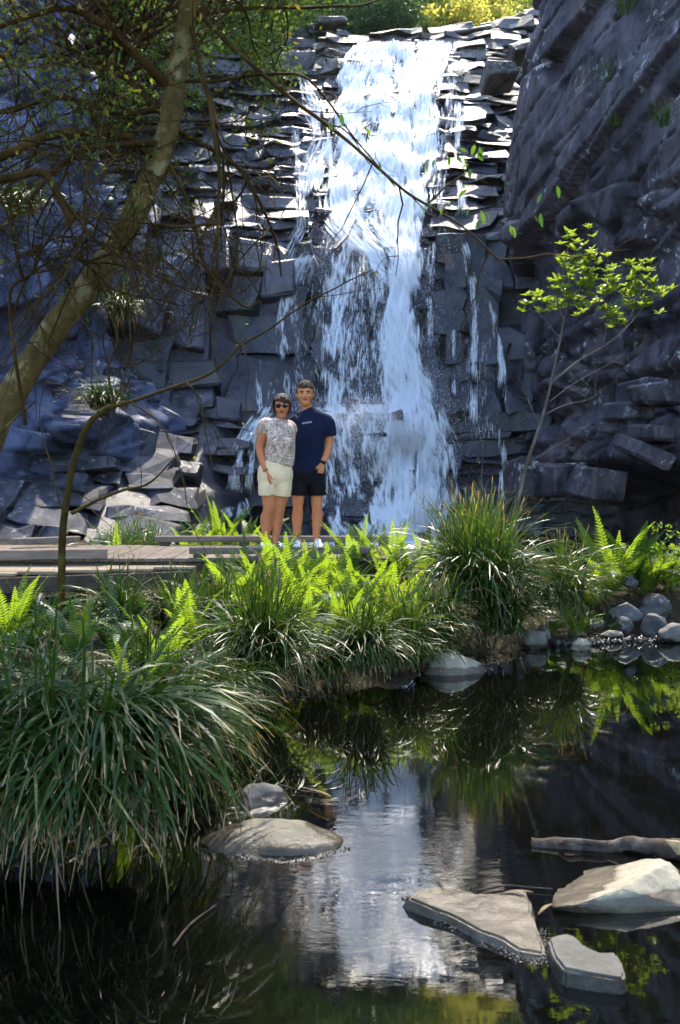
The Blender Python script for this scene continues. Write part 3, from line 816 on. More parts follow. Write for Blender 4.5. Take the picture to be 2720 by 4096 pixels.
for path, n, spread, ln in STREAMS:
    P = np.array(path, float)
    low_ = P[0, 1] > 450
    n = int(n * ((6.5 if n >= 3000 else 5.0) if low_ else 4.4))
    L = np.concatenate([[0], np.cumsum(np.hypot(np.diff(P[:, 0]), np.diff(P[:, 1])))])
    u = rw.uniform(0, L[-1], n)
    if P[0, 1] < 120: u = np.where(rw.random(n) < 0.06, rw.uniform(0, 12, n), u)
    cx = np.interp(u, L, P[:, 0]); cy = np.interp(u, L, P[:, 1]); hw = np.interp(u, L, P[:, 2])
    lat = rw.uniform(-1, 1, n)
    g = np.clip(rw.normal(0, 0.4, n), -1, 1)
    lat = np.where(rw.random(n) < spread * 1.4, g, lat)
    # clumps: bunch the strands
    lat = lat + 0.10 * np.sin(lat * 9 + cy * 0.05) + 0.06 * np.sin(lat * 23 - cy * 0.09)
    dx = cx + lat * hw; dy = cy
    keep = fbm(np.stack([dx * 0.045, dy * 0.018, 0 * dx], -1), 3, 91) + 0.55 * fbm(np.stack([dx * 0.14, dy * 0.03, 0 * dx], -1), 2, 95)
    thr = -0.38 if (n > 10000 and P[0, 1] < 400) else (-0.45 if n > 10000 else -0.10)
    k_ = keep > thr + rw.normal(0, 0.15, n)
    dx, dy, lat, u = dx[k_], dy[k_], lat[k_], u[k_]; n = len(dx)
    x0, y0, z0 = on_cliff(dx, dy)
    length = ln * rw.uniform(0.2, 1.2, n) * (0.62 if low_ else 1.0)
    wd = rw.uniform(0.0022, 0.0065, n) * (1.4 if not low_ and P[0, 2] > 40 else 0.55)
    # flow direction sideways per metre fallen
    xa, _, za = on_cliff(np.interp(np.clip(u + 10, 0, L[-1]), L, P[:, 0]) + lat * np.interp(np.clip(u + 10, 0, L[-1]), L, P[:, 2]), np.interp(np.clip(u + 10, 0, L[-1]), L, P[:, 1]))
    sx = np.clip((xa - x0) / np.clip(z0 - za, 0.03, None), -0.8, 0.8) + rw.normal(0, 0.07, n)
    out = rw.uniform(0.03, 0.16, n) + 0.15 * rw.random(n) ** 4
    seg = 3
    t = np.linspace(0, 1, seg)
    Zp = z0[:, None] - t[None] * length[:, None]
    Xp = x0[:, None] + sx[:, None] * t[None] * length[:, None]
    Yp = surf_y(Xp, Zp) - out[:, None]
    Yp = 0.4 * Yp + 0.6 * (Yp[:, :1] + (Yp[:, -1:] - Yp[:, :1]) * t[None])
    Yp = np.minimum(Yp, surf_y(Xp, Zp, front) - 0.015)
    wv = wd[:, None] * np.array([0.4, 1.0, 0.15])[None]
    yaw = rw.normal(0, 0.7, n)
    ox, oy = np.cos(yaw)[:, None] * wv, np.sin(yaw)[:, None] * wv
    A = np.stack([Xp - ox, Yp - oy, Zp], -1); B = np.stack([Xp + ox, Yp + oy, Zp], -1)
    V = np.stack([A, B], 2).reshape(n, seg * 2, 3)
    base = (np.arange(n) * seg * 2)[:, None] + off
    q = []
    for s_ in range(seg - 1):
        i = s_ * 2
        q.append(np.stack([base[:, 0] + i, base[:, 0] + i + 1, base[:, 0] + i + 3, base[:, 0] + i + 2], -1))
    SV.append(V.reshape(-1, 3)); SQ.append(np.concatenate(q)); ST.append(np.repeat(rw.random(n), seg * 2)); off += n * seg * 2
fall = empty('waterfall', (0.6, 27.5, 0), 'white waterfall pouring down the ledges into the pool', None, None, 'structure')
o = obj('falling_strands', mesh_np('falling_strands', np.concatenate(SV), np.concatenate(SQ), True, tint=np.concatenate(ST)), M['white'], fall, (-0.6, -27.5, 0))
o['kind'] = 'stuff'

def film(path, nu=30, nv=160, off_=0.05):
    P = np.array(path, float)
    v = np.linspace(0, 1, nv); L = np.concatenate([[0], np.cumsum(np.hypot(np.diff(P[:, 0]), np.diff(P[:, 1])))]); L /= L[-1]
    cx, cy, hw = (np.interp(v, L, P[:, k]) for k in range(3))
    u = np.linspace(-1, 1, nu)
    DX = cx[None] + u[:, None] * hw[None]; DY = cy[None] + 0 * u[:, None]
    x, y, z = on_cliff(DX, DY)
    y = y - off_ - 0.03 * vnoise(np.stack([x * 3, z * 1.0, 0 * x], -1), 3)
    t = np.clip((1 - np.abs(u)) * 3, 0, 1)[:, None] * np.clip(np.minimum(v, 1 - v) * 12 + 0.15, 0, 1)[None]
    o = obj('water_film', mesh_np('water_film', np.stack([x, y, z], -1), grid_faces(nu, nv), True, tint=t), M['film'], fall, (-0.6, -27.5, 0))
    return o
film([(925, 97, 112), (900, 200, 118), (880, 330, 116), (860, 450, 105), (880, 540, 80)])
film([(925, 490, 34), (925, 700, 26), (926, 850, 24), (935, 960, 22), (938, 1100, 20), (936, 1235, 22)], off_=0.08)
# spray drifting round the foot of the fall and off the ledges
ns = 80000
which = rw.random(ns)
sdx = np.where(which < .35, rw.normal(945, 55, ns), np.where(which < .62, rw.normal(840, 70, ns), rw.normal(880, 80, ns)))
sdy = np.where(which < .35, rw.uniform(860, 1240, ns), np.where(which < .62, 935 + np.abs(rw.normal(0, 70, ns)) - 10, rw.uniform(110, 900, ns)))
sdx = np.where((which > .62), np.interp(sdy, [110, 300, 500, 900], [915, 875, 850, 900]) + rw.normal(0, 85, ns), sdx)
kx, ky, kz = on_cliff(sdx, sdy); ky = ky - np.abs(rw.normal(0, .22, ns)) - .06; kz = kz + rw.normal(0, .12, ns)
tet = np.array([[1, 1, 1], [1, -1, -1], [-1, 1, -1], [-1, -1, 1]], float)
V = np.stack([kx, ky, kz], -1)[:, None] + tet[None] * np.array([1, 1, 2.6]) * (rw.uniform(.0010, .0034, ns) * np.where(rw.random(ns) < .05, 1.6, 1.0))[:, None, None]
F = (np.array([[0, 1, 2], [0, 3, 1], [0, 2, 3], [1, 3, 2]])[None] + (np.arange(ns) * 4)[:, None, None]).reshape(-1, 3)
o = obj('spray', mesh_np('spray', V.reshape(-1, 3), F, True, tint=np.repeat(rw.random(ns), 4)), M['white'], fall, (-0.6, -27.5, 0)); o['kind'] = 'stuff'
# foam on the plunge pool
nf = 2600
fx = rw.normal(0.85, 0.75, nf); fy = 26.2 - np.abs(rw.normal(0, 0.7, nf)); fr = rw.uniform(0.01, 0.05, nf)
ang = np.linspace(0, 2 * np.pi, 6, endpoint=False)
V = np.stack([fx[:, None] + np.cos(ang) * fr[:, None] * 1.8, fy[:, None] + np.sin(ang) * fr[:, None] * 1.8, np.full((nf, 6), 0.01)], -1)
Tp = np.stack([fx, fy, 0.01 + fr * 0.9], -1)[:, None]
V = np.concatenate([V, Tp], 1)
b = np.arange(nf)[:, None] * 7
F = np.concatenate([np.stack([b[:, 0] + k, b[:, 0] + (k + 1) % 6, b[:, 0] + 6], -1) for k in range(6)])
o = obj('foam', mesh_np('foam', V.reshape(-1, 3), F, True, tint=np.repeat(rw.random(nf), 7)), M['white'], fall, (-0.6, -27.5, 0)); o['kind'] = 'stuff'
# ------------------------------------------------------------------ boardwalk
def box_mesh(name, sx, sy, sz, bev=0.006):
    bm = bmesh.new(); bmesh.ops.create_cube(bm, size=1.0)
    bmesh.ops.scale(bm, vec=(sx, sy, sz), verts=bm.verts)
    bmesh.ops.bevel(bm, geom=bm.edges[:], offset=bev, segments=1, affect='EDGES')
    me = bpy.data.meshes.new(name); bm.to_mesh(me); bm.free(); return me

DECKZ = 0.85
deck = empty('boardwalk', (0, 12.3, DECKZ), 'dark grey timber boardwalk the couple stand on', 'boardwalk')
pl = box_mesh('plank', 0.142, 1.84, 0.035, 0.004)
rb = np.random.default_rng(31)
x = -4.1; k = 0
while x < 0.6:
    obj('plank', pl, M['deck'], deck, (x, 0.0 + rb.normal(0, 0.004), -0.0175 + rb.normal(0, 0.0012)), (0, 0, rb.normal(0, 0.002)))
    x += 0.148
def rail(parent, name, a, b, wd, ht, m, base):
    a, b = np.array(a, float), np.array(b, float); d = b - a; ln = np.linalg.norm(d)
    me = box_mesh(name, ln, wd, ht, 0.008)
    c = (a + b) / 2 - np.array(base)
    return obj(name, me, m, parent, c, (0, -math.asin(d[2] / ln), math.atan2(d[1], d[0])))
B = (0, 12.3, DECKZ)
rail(deck, 'kerb_rail', (-2.12, 13.14, DECKZ + 0.075), (0.6, 13.14, DECKZ + 0.075), 0.09, 0.07, M['kerb'], B)
rail(deck, 'kerb_rail', (-1.50, 11.44, DECKZ + 0.075), (0.3, 11.44, DECKZ + 0.075), 0.09, 0.07, M['kerb'], B)
rail(deck, 'kerb_rail', (-3.62, 12.70, DECKZ + 0.075), (-2.98, 13.12, DECKZ + 0.075), 0.10, 0.07, M['kerb'], B)
for xx in (-2.0, -1.1, 0.0, 0.5):
    rail(deck, 'kerb_block', (xx - .06, 13.14, DECKZ + 0.021), (xx + .06, 13.14, DECKZ + 0.021), 0.08, 0.038, M['beam'], B)
for xx in (-1.4, -0.7, 0.2):
    rail(deck, 'kerb_block', (xx - .06, 11.44, DECKZ + 0.021), (xx + .06, 11.44, DECKZ + 0.021), 0.08, 0.038, M['beam'], B)
rail(deck, 'bearer', (-4.1, 11.46, DECKZ - 0.125), (0.6, 11.46, DECKZ - 0.125), 0.07, 0.17, M['beam'], B)
rail(deck, 'bearer', (-4.1, 13.10, DECKZ - 0.125), (0.6, 13.10, DECKZ - 0.125), 0.07, 0.17, M['beam'], B)
for xx in (-3.9, -2.6, -1.3, 0.0, 0.5):
    for yy in (11.52, 13.03):
        obj('post', box_mesh('post', 0.1, 0.1, 0.9, 0.006), M['beam'], deck, np.array((xx, yy, 0.2)) - np.array(B))
side = empty('side_landing', (-2.5, 10.7, 0.76), 'pale worn plank landing wedged against the dark boardwalk', 'landing')
B2 = (-2.5, 10.7, 0.76)
for k in range(6):
    yy = 11.30 - k * 0.155
    x1 = -1.42 - k * 0.40
    if x1 < -3.9: x1 = -3.9
    rail(side, 'plank', (-5.2, yy, 0.762 + rb.normal(0, .002)), (x1, yy - 0.0, 0.762 + rb.normal(0, .002)), 0.148, 0.035, M['deck_pale'], B2)
rail(side, 'fascia', (-5.2, 10.40, 0.665), (-3.55, 10.40, 0.665), 0.04, 0.15, M['beam'], B2)
rail(side, 'fascia', (-3.5, 10.42, 0.665), (-1.40, 11.24, 0.665), 0.04, 0.15, M['beam'], B2)
rail(side, 'kerb_rail', (-4.6, 11.30, 0.87), (-2.32, 11.42, 0.895), 0.12, 0.10, M['kerb'], B2)
for xx in (-4.4, -3.2, -2.5):
    obj('post', box_mesh('post', 0.09, 0.09, 0.6, 0.006), M['beam'], side, np.array((xx, 11.0, 0.42)) - np.array(B2))

# ------------------------------------------------------------------ stones
def dome_stone(name, c, size, seed, m, label, group=None, planes=4, rz=0.0, flat=0.3, ground=False, par=None):
    bm = bmesh.new(); bmesh.ops.create_icosphere(bm, subdivisions=4, radius=1.0)
    P = np.array([v.co[:] for v in bm.verts]); r = np.random.default_rng(seed)
    rad = np.ones(len(P))
    for _ in range(planes):
        n = r.normal(0, 1, 3); n[2] = abs(n[2]) * 0.8; n /= np.linalg.norm(n)
        d = r.uniform(0.58, 0.88); dp = P @ n
        rad = np.minimum(rad, np.where(dp > 0.05, d / np.clip(dp, 0.05, None), 9))
    P2 = P * rad[:, None]
    P2 = P2 * (1 + 0.15 * fbm(P * 1.3 + seed, 3, seed)[:, None] + 0.022 * fbm(P * 7, 3, seed + 2)[:, None])
    P2 = P2 * np.array(size)
    for v, p in zip(bm.verts, P2): v.co = p
    me = bpy.data.meshes.new(name); bm.to_mesh(me); bm.free()
    me.polygons.foreach_set('use_smooth', np.ones(len(me.polygons), bool))
    o = obj(name, me, m, par, c, (0, 0, rz))
    return props(o, label, 'rock', group) if label else o

def hull_stone(name, pts, m, label, bev=0.02, seed=0, rough=0.006):
    pts = np.array(pts, float); base = pts.mean(0); base[2] = 0
    bm = bmesh.new()
    for p in pts: bm.verts.new(p - base)
    res = bmesh.ops.convex_hull(bm, input=bm.verts)
    bmesh.ops.delete(bm, geom=[v for v in bm.verts if not v.link_faces], context='VERTS')
    bmesh.ops.dissolve_limit(bm, angle_limit=0.12, verts=bm.verts, edges=bm.edges)
    bmesh.ops.bevel(bm, geom=bm.edges[:], offset=bev, segments=2, affect='EDGES', clamp_overlap=True)
    bmesh.ops.triangulate(bm, faces=bm.faces)
    for _ in range(4):
        bmesh.ops.subdivide_edges(bm, edges=[e for e in bm.edges if e.calc_length() > 0.035], cuts=1)
        bmesh.ops.triangulate(bm, faces=bm.faces)
    P = np.array([v.co[:] for v in bm.verts])
    Nn = np.array([v.normal[:] for v in bm.verts])
    d = rough * fbm(P * 7 + seed, 4, seed) + rough * 0.5 * fbm(P * 26 + seed, 3, seed + 5)
    bm.normal_update()
    for v, q in zip(bm.verts, d): v.co += v.normal * q
    me = bpy.data.meshes.new(name); bm.to_mesh(me); bm.free()
    me.polygons.foreach_set('use_smooth', np.ones(len(me.polygons), bool))
    me.set_sharp_from_angle(angle=R(24))
    o = obj(name, me, m, None, base)
    return props(o, label, 'rock')

def prism_stone(name, outline, ztop, m, label, spread=1.08, depth=0.16, bev=0.02, seed=0, rough=0.005):
    """outline: places (dx, dy) of the top edge, ztop(x, y) its height"""
    T = []
    for dx, dy in outline:
        z = 0.08
        for _ in range(6):
            p = G(dx, dy, z); z = ztop(p[0], p[1])
        T.append(G(dx, dy, z))
    T = np.array(T); base = T.mean(0); base[2] = 0
    Bt = (T - base) * spread; Bt[:, 2] = -depth; T = T - base
    bm = bmesh.new()
    tv = [bm.verts.new(p) for p in T]; bv = [bm.verts.new(p) for p in Bt]
    bm.faces.new(tv); bm.faces.new(bv[::-1])
    n = len(tv)
    for i in range(n):
        bm.faces.new([tv[i], bv[i], bv[(i + 1) % n], tv[(i + 1) % n]])
    bmesh.ops.recalc_face_normals(bm, faces=bm.faces)
    bmesh.ops.bevel(bm, geom=bm.edges[:], offset=bev, segments=2, affect='EDGES', clamp_overlap=True)
    bmesh.ops.triangulate(bm, faces=bm.faces)
    for _ in range(5):
        bmesh.ops.subdivide_edges(bm, edges=[e for e in bm.edges if e.calc_length() > 0.03], cuts=1)
        bmesh.ops.triangulate(bm, faces=bm.faces)
    bm.normal_update()
    P = np.array([v.co[:] for v in bm.verts])
    d = rough * fbm(P * 6 + seed, 4, seed) + rough * 0.6 * fbm(P * 24 + seed, 3, seed + 5)
    for v, q in zip(bm.verts, d): v.co += v.normal * q
    me = bpy.data.meshes.new(name); bm.to_mesh(me); bm.free()
    me.polygons.foreach_set('use_smooth', np.ones(len(me.polygons), bool))
    me.set_sharp_from_angle(angle=R(24))
    o = obj(name, me, m, None, base)
    return props(o, label, 'rock')

c = G(632, 1952); dome_stone('creek_rock', (c[0], c[1] + 0.10, -0.06), (0.36, 0.24, 0.145), 12, M['boulder'], 'pale domed rock with a dark wet rim, middle of the foreground', planes=0)
c = G(606, 1858); dome_stone('creek_rock', (c[0] - 0.01, c[1] + 0.08, -0.05), (0.165, 0.15, 0.155), 33, M['boulder_dark'], 'small domed rock beside the big grass clump', planes=1)
c = G(1035, 1555); dome_stone('creek_rock', (c[0], c[1] + 0.16, -0.03), (0.33, 0.22, 0.215), 8, M['boulder'], 'pale rock at the water edge below the tall tussock', planes=3, rz=0.2)
prism_stone('creek_rock', [(940, 2068), (965, 2050), (1050, 2043), (1085, 2054), (1150, 2060), (1208, 2050), (1222, 2078), (1226, 2112), (1242, 2150), (1256, 2196), (1195, 2188), (1160, 2165), (1100, 2142), (1040, 2108), (985, 2088)],
            lambda x, y: 0.035 + 0.05 * (y - 4.3), M['boulder'], 'flat pale slab rock lying low in the water', 1.22, 0.07, 0.010, 3, 0.008)
prism_stone('creek_rock', [(1263, 2163), (1283, 2153), (1308, 2150), (1326, 2157), (1345, 2178), (1385, 2192), (1420, 2193), (1432, 2212), (1442, 2240), (1440, 2256), (1395, 2250), (1340, 2240), (1300, 2232), (1278, 2205)],
            lambda x, y: 0.075 + 0.10 * (y - 4.0), M['boulder_dark'], 'grey notched block at the bottom right of the water', 1.05, 0.10, 0.010, 5, 0.007)
hull_stone('creek_rock', [G(1262, 2118, -.08), G(1420, 2140, -.08), G(1640, 2140, -.08), D(1274, 2072, 4.66), D(1276, 2092, 4.52), D(1332, 2042, 4.86), D(1362, 2068, 4.62), D(1440, 2012, 4.92), D(1524, 1978, 4.86),
                          D(1545, 1988, 4.74), D(1430, 2052, 4.55), D(1605, 2095, 4.55), D(1330, 2088, 4.50), D(1590, 2020, 5.1), D(1300, 2060, 5.05) * np.array([1, 1, 0.2])], M['boulder'], 'large angular pale rock with a sloping sunlit top', 0.004, 9, 0.007)
# shore stones on the right
for k, (dx, dy, hw, hh, Y, pl_, m, lab) in enumerate([
        (1236, 1478, 32, 30, 11.1, 1, 'boulder_dark', 'brown round boulder beside the tall tussock at the waterline'),
        (1336, 1487, 31, 17, 11.0, 3, 'boulder', 'small white rock sitting in the water off the right shore'),
        (1506, 1442, 39, 30, 11.8, 0, 'boulder_shore', 'smooth rounded boulder on the right shore'),
        (1436, 1444, 24, 22, 11.8, 1, 'boulder_shore', 'grey boulder left of the smooth rounded boulder'),
        (1442, 1416, 38, 26, 12.1, 2, 'boulder_shore', 'wide mottled boulder behind the shore stones'),
        (1505, 1400, 44, 34, 12.3, 3, 'boulder_shore', 'lumpy boulder behind the smooth rounded one'),
        (1556, 1460, 42, 24, 11.5, 4, 'boulder_dark', 'dark slab stone at the right edge of the shore'),
        (1328, 1458, 20, 18, 11.6, 1, 'boulder_dark', 'small round stone under the low shore plants'),
        (1276, 1438, 24, 13, 11.8, 3, 'boulder_shore', 'flat pale stone behind the brown boulder'),
        (1301, 1390, 27, 20, 12.2, 2, 'boulder_shore', 'grey boulder under the drooping right tussock'),
        (1408, 1462, 30, 11, 11.6, 2, 'boulder_dark', 'low wet stone at the right waterline'),
        (1454, 1342, 18, 14, 12.6, 2, 'boulder_shore', 'pale stone peeking through ferns on the right bank'),
        (1254, 1460, 20, 20, 11.4, 1, 'boulder_shore', 'grey stone half hidden behind the brown boulder'),
        (1372, 1440, 22, 14, 11.9, 3, 'boulder_dark', 'dark stone in the middle of the right shore')]):
    s_ = K / FPX * Y
    c = D(dx, dy, Y)
    dome_stone('shore_rock', c, (hw * s_, hw * s_ * .85, hh * s_), 50 + k, M[m], lab, 'stones along the right shore', pl_ + 4, rz=k * 0.7)

def pebbles(name, spots, n, r0, r1, seed, m, label, parent=None):
    r = np.random.default_rng(seed)
    bm = bmesh.new(); bmesh.ops.create_icosphere(bm, subdivisions=1, radius=1.0)
    U = np.array([v.co[:] for v in bm.verts]); F = np.array([[v.index for v in f.verts] for f in bm.faces]); bm.free()
    C = []
    S = np.array(spots, float)
    i = r.integers(0, len(S), n)
    cx = S[i, 0] + r.normal(0, 1, n) * S[i, 2]; cy = S[i, 1] + r.normal(0, 1, n) * S[i, 3]
    rad = r0 + (r1 - r0) * r.random(n) ** 2.5
    cz = S[i, 4] + r.uniform(-0.6, 0.35, n) * rad
    sq = r.uniform(0.5, 1.2, (n, 1, 3))
    V = U[None] * rad[:, None, None] * sq * (1 + 0.2 * r.normal(0, 1, (n, len(U), 1)))
    V = V + np.stack([cx, cy, cz], -1)[:, None]
    FF = (F[None] + (np.arange(n) * len(U))[:, None, None]).reshape(-1, 3)
    o = obj(name, mesh_np(name, V.reshape(-1, 3), FF, True), m, parent)
    return props(o, label, None, None, 'stuff')
sp = []
for a, b in [((945, 2075), (1040, 2125)), ((1040, 2125), (1120, 2165)), ((1120, 2165), (1200, 2205)), ((1200, 2200), (1250, 2215)), ((1235, 2150), (1262, 2200))]:
    for t in np.linspace(0, 1, 6):
        g = G(a[0] + (b[0] - a[0]) * t, a[1] + (b[1] - a[1]) * t); sp.append((g[0], g[1], .022, .022, 0.004))
pebbles('grit', sp, 1500, 0.002, 0.007, 71, M['pebble'], 'wet grit along the flat slab rock')
sp = []
for t in np.linspace(0, 1, 14):
    g = G(480 + 320 * t, 1962 + 26 * math.sin(t * 3.1) - 6 * t); sp.append((g[0], g[1], .02, .02, 0.004))
pebbles('grit', sp, 260, 0.002, 0.006, 72, M['pebble'], 'wet grit round the domed rock')
sp = [(2.2 + 0.2 * i, 11.35 + 0.07 * i - 0.004 * i * i, .12, .10, 0.02) for i in range(9)]
pebbles('gravel', sp, 500, 0.006, 0.04, 73, M['pebble'], 'wet gravel along the right shore')

# ------------------------------------------------------------------ driftwood log
lg = empty('driftwood_log', G(1400, 1985), 'weathered driftwood branch with a broken end lying in the water', 'log')
lb = np.array(lg.location)
pts = smooth_line([D(1226, 1950, 5.35), D(1290, 1952, 5.33), D(1350, 1958, 5.3), D(1400, 1954, 5.27), D(1450, 1944, 5.24), D(1500, 1950, 5.2), D(1560, 1958, 5.15), D(1640, 1950, 5.1)], 44) - lb
rad = 0.034 + 0.006 * np.sin(np.linspace(0, 9, 44)) + np.linspace(0, 0.006, 44)
V, F = tubes([(pts, rad)], 14)
V = V + 0.006 * fbm(V * 22, 4, 4)[:, None] * np.array([0.3, 1, 1])
obj('stem', mesh_np('stem', V, F, True), M['log'], lg)
pts = smooth_line([D(1290, 1946, 5.30), D(1310, 1938, 5.28), D(1340, 1940, 5.28), D(1400, 1948, 5.25)], 14) - lb
V, F = tubes([(pts, np.linspace(0.008, 0.016, 14))], 8); obj('side_shoot', mesh_np('side_shoot', V, F, True), M['log'], lg)
for k in range(7):
    a = D(1535 + 4 * k, 1938 + 5 * k, 5.10); b = D(1590, 1950 + 4 * k, 5.08)
    V, F = tubes([(np.array([a, (a + b) / 2 + [0, 0, .004], b]) - lb, np.array([0.003, 0.009, 0.008]))], 5)
    o = obj('splinter', mesh_np('splinter', V, F), M['splint'] if 'splint' in M else M.setdefault('splint', simple('raw broken wood', (0.38, 0.27, 0.13), 0.7, 0.4, 60, 0.3)), lg)
# fallen leaves and twigs caught between the rocks
for k, (a, b, lab) in enumerate([((1240, 2110), (1275, 2085), 'dry tan leaf caught beside the large angular rock'), ((1150, 2062), (1230, 2058), 'thin dry leaf across the back of the flat slab rock'),
                                 ((655, 1958), (690, 1948), 'tan leaf stuck on the front of the domed rock'), ((710, 1822), (765, 1838), 'dark twig tip floating behind the domed rock')]):
    A, Bq = G(*a, 0.05), G(*b, 0.06); d = Bq - A; nrm = np.array([-d[1], d[0], 0]); nrm /= np.linalg.norm(nrm)
    t = np.linspace(0, 1, 7); wv = 0.010 * np.sin(np.pi * t) ** 0.7
    mid_ = A + d * t[:, None] + np.array([0, 0, 1]) * (0.012 * np.sin(np.pi * t))[:, None]
    V = np.stack([mid_ - nrm * wv[:, None], mid_ + [0, 0, .004], mid_ + nrm * wv[:, None]], 1).reshape(-1, 3)
    q = np.array([[3 * i + e, 3 * i + e + 1, 3 * i + e + 4, 3 * i + e + 3] for i in range(6) for e in (0, 1)])
    props(obj('fallen_leaf', mesh_np('fallen_leaf', V, q, True), M['blade_dry']), lab, 'leaf', 'fallen leaves')
for k, (pl_, lab) in enumerate([([(1100, 2055), (1160, 2042), (1220, 2046), (1275, 2050)], 'thin twig raft at the back of the slab rock'), ([(640, 1808), (690, 1822), (745, 1830)], 'thin dark stick floating by the small domed rock'), ([(400, 2180), (440, 2130), (500, 2085)], 'pale thin stick in the dark water below the big grass')]):
    P = smooth_line([G(a, b, 0.012) for a, b in pl_], 12)
    V, F = tubes([(P, np.linspace(0.006, 0.003, 12))], 5); props(obj('floating_stick', mesh_np('floating_stick', V, F, True), M['log']), lab, 'stick', 'sticks in the water')
# ------------------------------------------------------------------ people
M['skin_m'] = simple('tanned skin', (0.38, 0.145, 0.060), 0.55, 0.08, 90, 0.08, sss=0.15)
M['skin_w'] = simple('warm tanned skin', (0.34, 0.118, 0.048), 0.55, 0.08, 90, 0.08, sss=0.15)
M['hair_m'] = simple('brown cropped hair', (0.030, 0.017, 0.009), 0.75, 0.9, 120, 0.4)
M['hair_w'] = simple('dark auburn hair', (0.026, 0.011, 0.007), 0.6, 0.9, 90, 0.4)
M['navy'] = simple('navy cotton', (0.0045, 0.007, 0.022), 0.95, 0.35, 18, 0.15)
M['black_cloth'] = simple('black cotton', (0.0035, 0.0035, 0.0045), 0.95, 0.35, 18, 0.15)
M['cream'] = simple('cream cotton twill', (0.50, 0.365, 0.215), 0.85, 0.45, 22, 0.06)
M['shoe'] = simple('white trainer fabric', (0.62, 0.60, 0.56), 0.7, 0.5, 50, 0.18)
M['sole'] = simple('white rubber', (0.60, 0.57, 0.50), 0.6, 0.2, 50, 0.1)
M['glass_dark'] = simple('dark lens', (0.004, 0.004, 0.004), 0.5)
M['lips'] = simple('lips', (0.20, 0.045, 0.035), 0.6)
M['eye_w'] = simple('eye white', (0.12, 0.08, 0.06), 0.7)
M['iris'] = simple('dark iris', (0.01, 0.007, 0.005), 0.7)
M['print'] = simple('grey print', (0.28, 0.29, 0.31), 0.8, 0.2, 200, 0.3)
M['band'] = simple('red bracelet', (0.20, 0.05, 0.04), 0.5)
M['gold'] = simple('ring metal', (0.7, 0.6, 0.4), 0.3, metal=1.0)
def blouse():
    s = N('mottled beige blouse'); p = s.obco()
    a = s.noise(38, 6, p, 0.7, 1.2); b = s.noise(9, 4, p, 0.6); v = s.voro(60, p)
    col = s.ramp(a, [(0.36, (0.075, 0.042, 0.026)), (0.48, (0.28, 0.185, 0.13)), (0.62, (0.62, 0.49, 0.41))])
    col = s.mix(s.ramp(b, [(0.48, 0.0), (0.62, 0.55)]), col, (0.16, 0.10, 0.055))
    col = s.mix(s.ramp(v, [(0.15, 0.4), (0.3, 0.0)]), col, (0.08, 0.06, 0.05))
    s.set(**{'Base Color': col, 'Roughness': 0.8, 'Normal': s.bump(s.noise(16, 4, p), 0.4, 0.02)})
    return s.m
M['blouse'] = blouse()

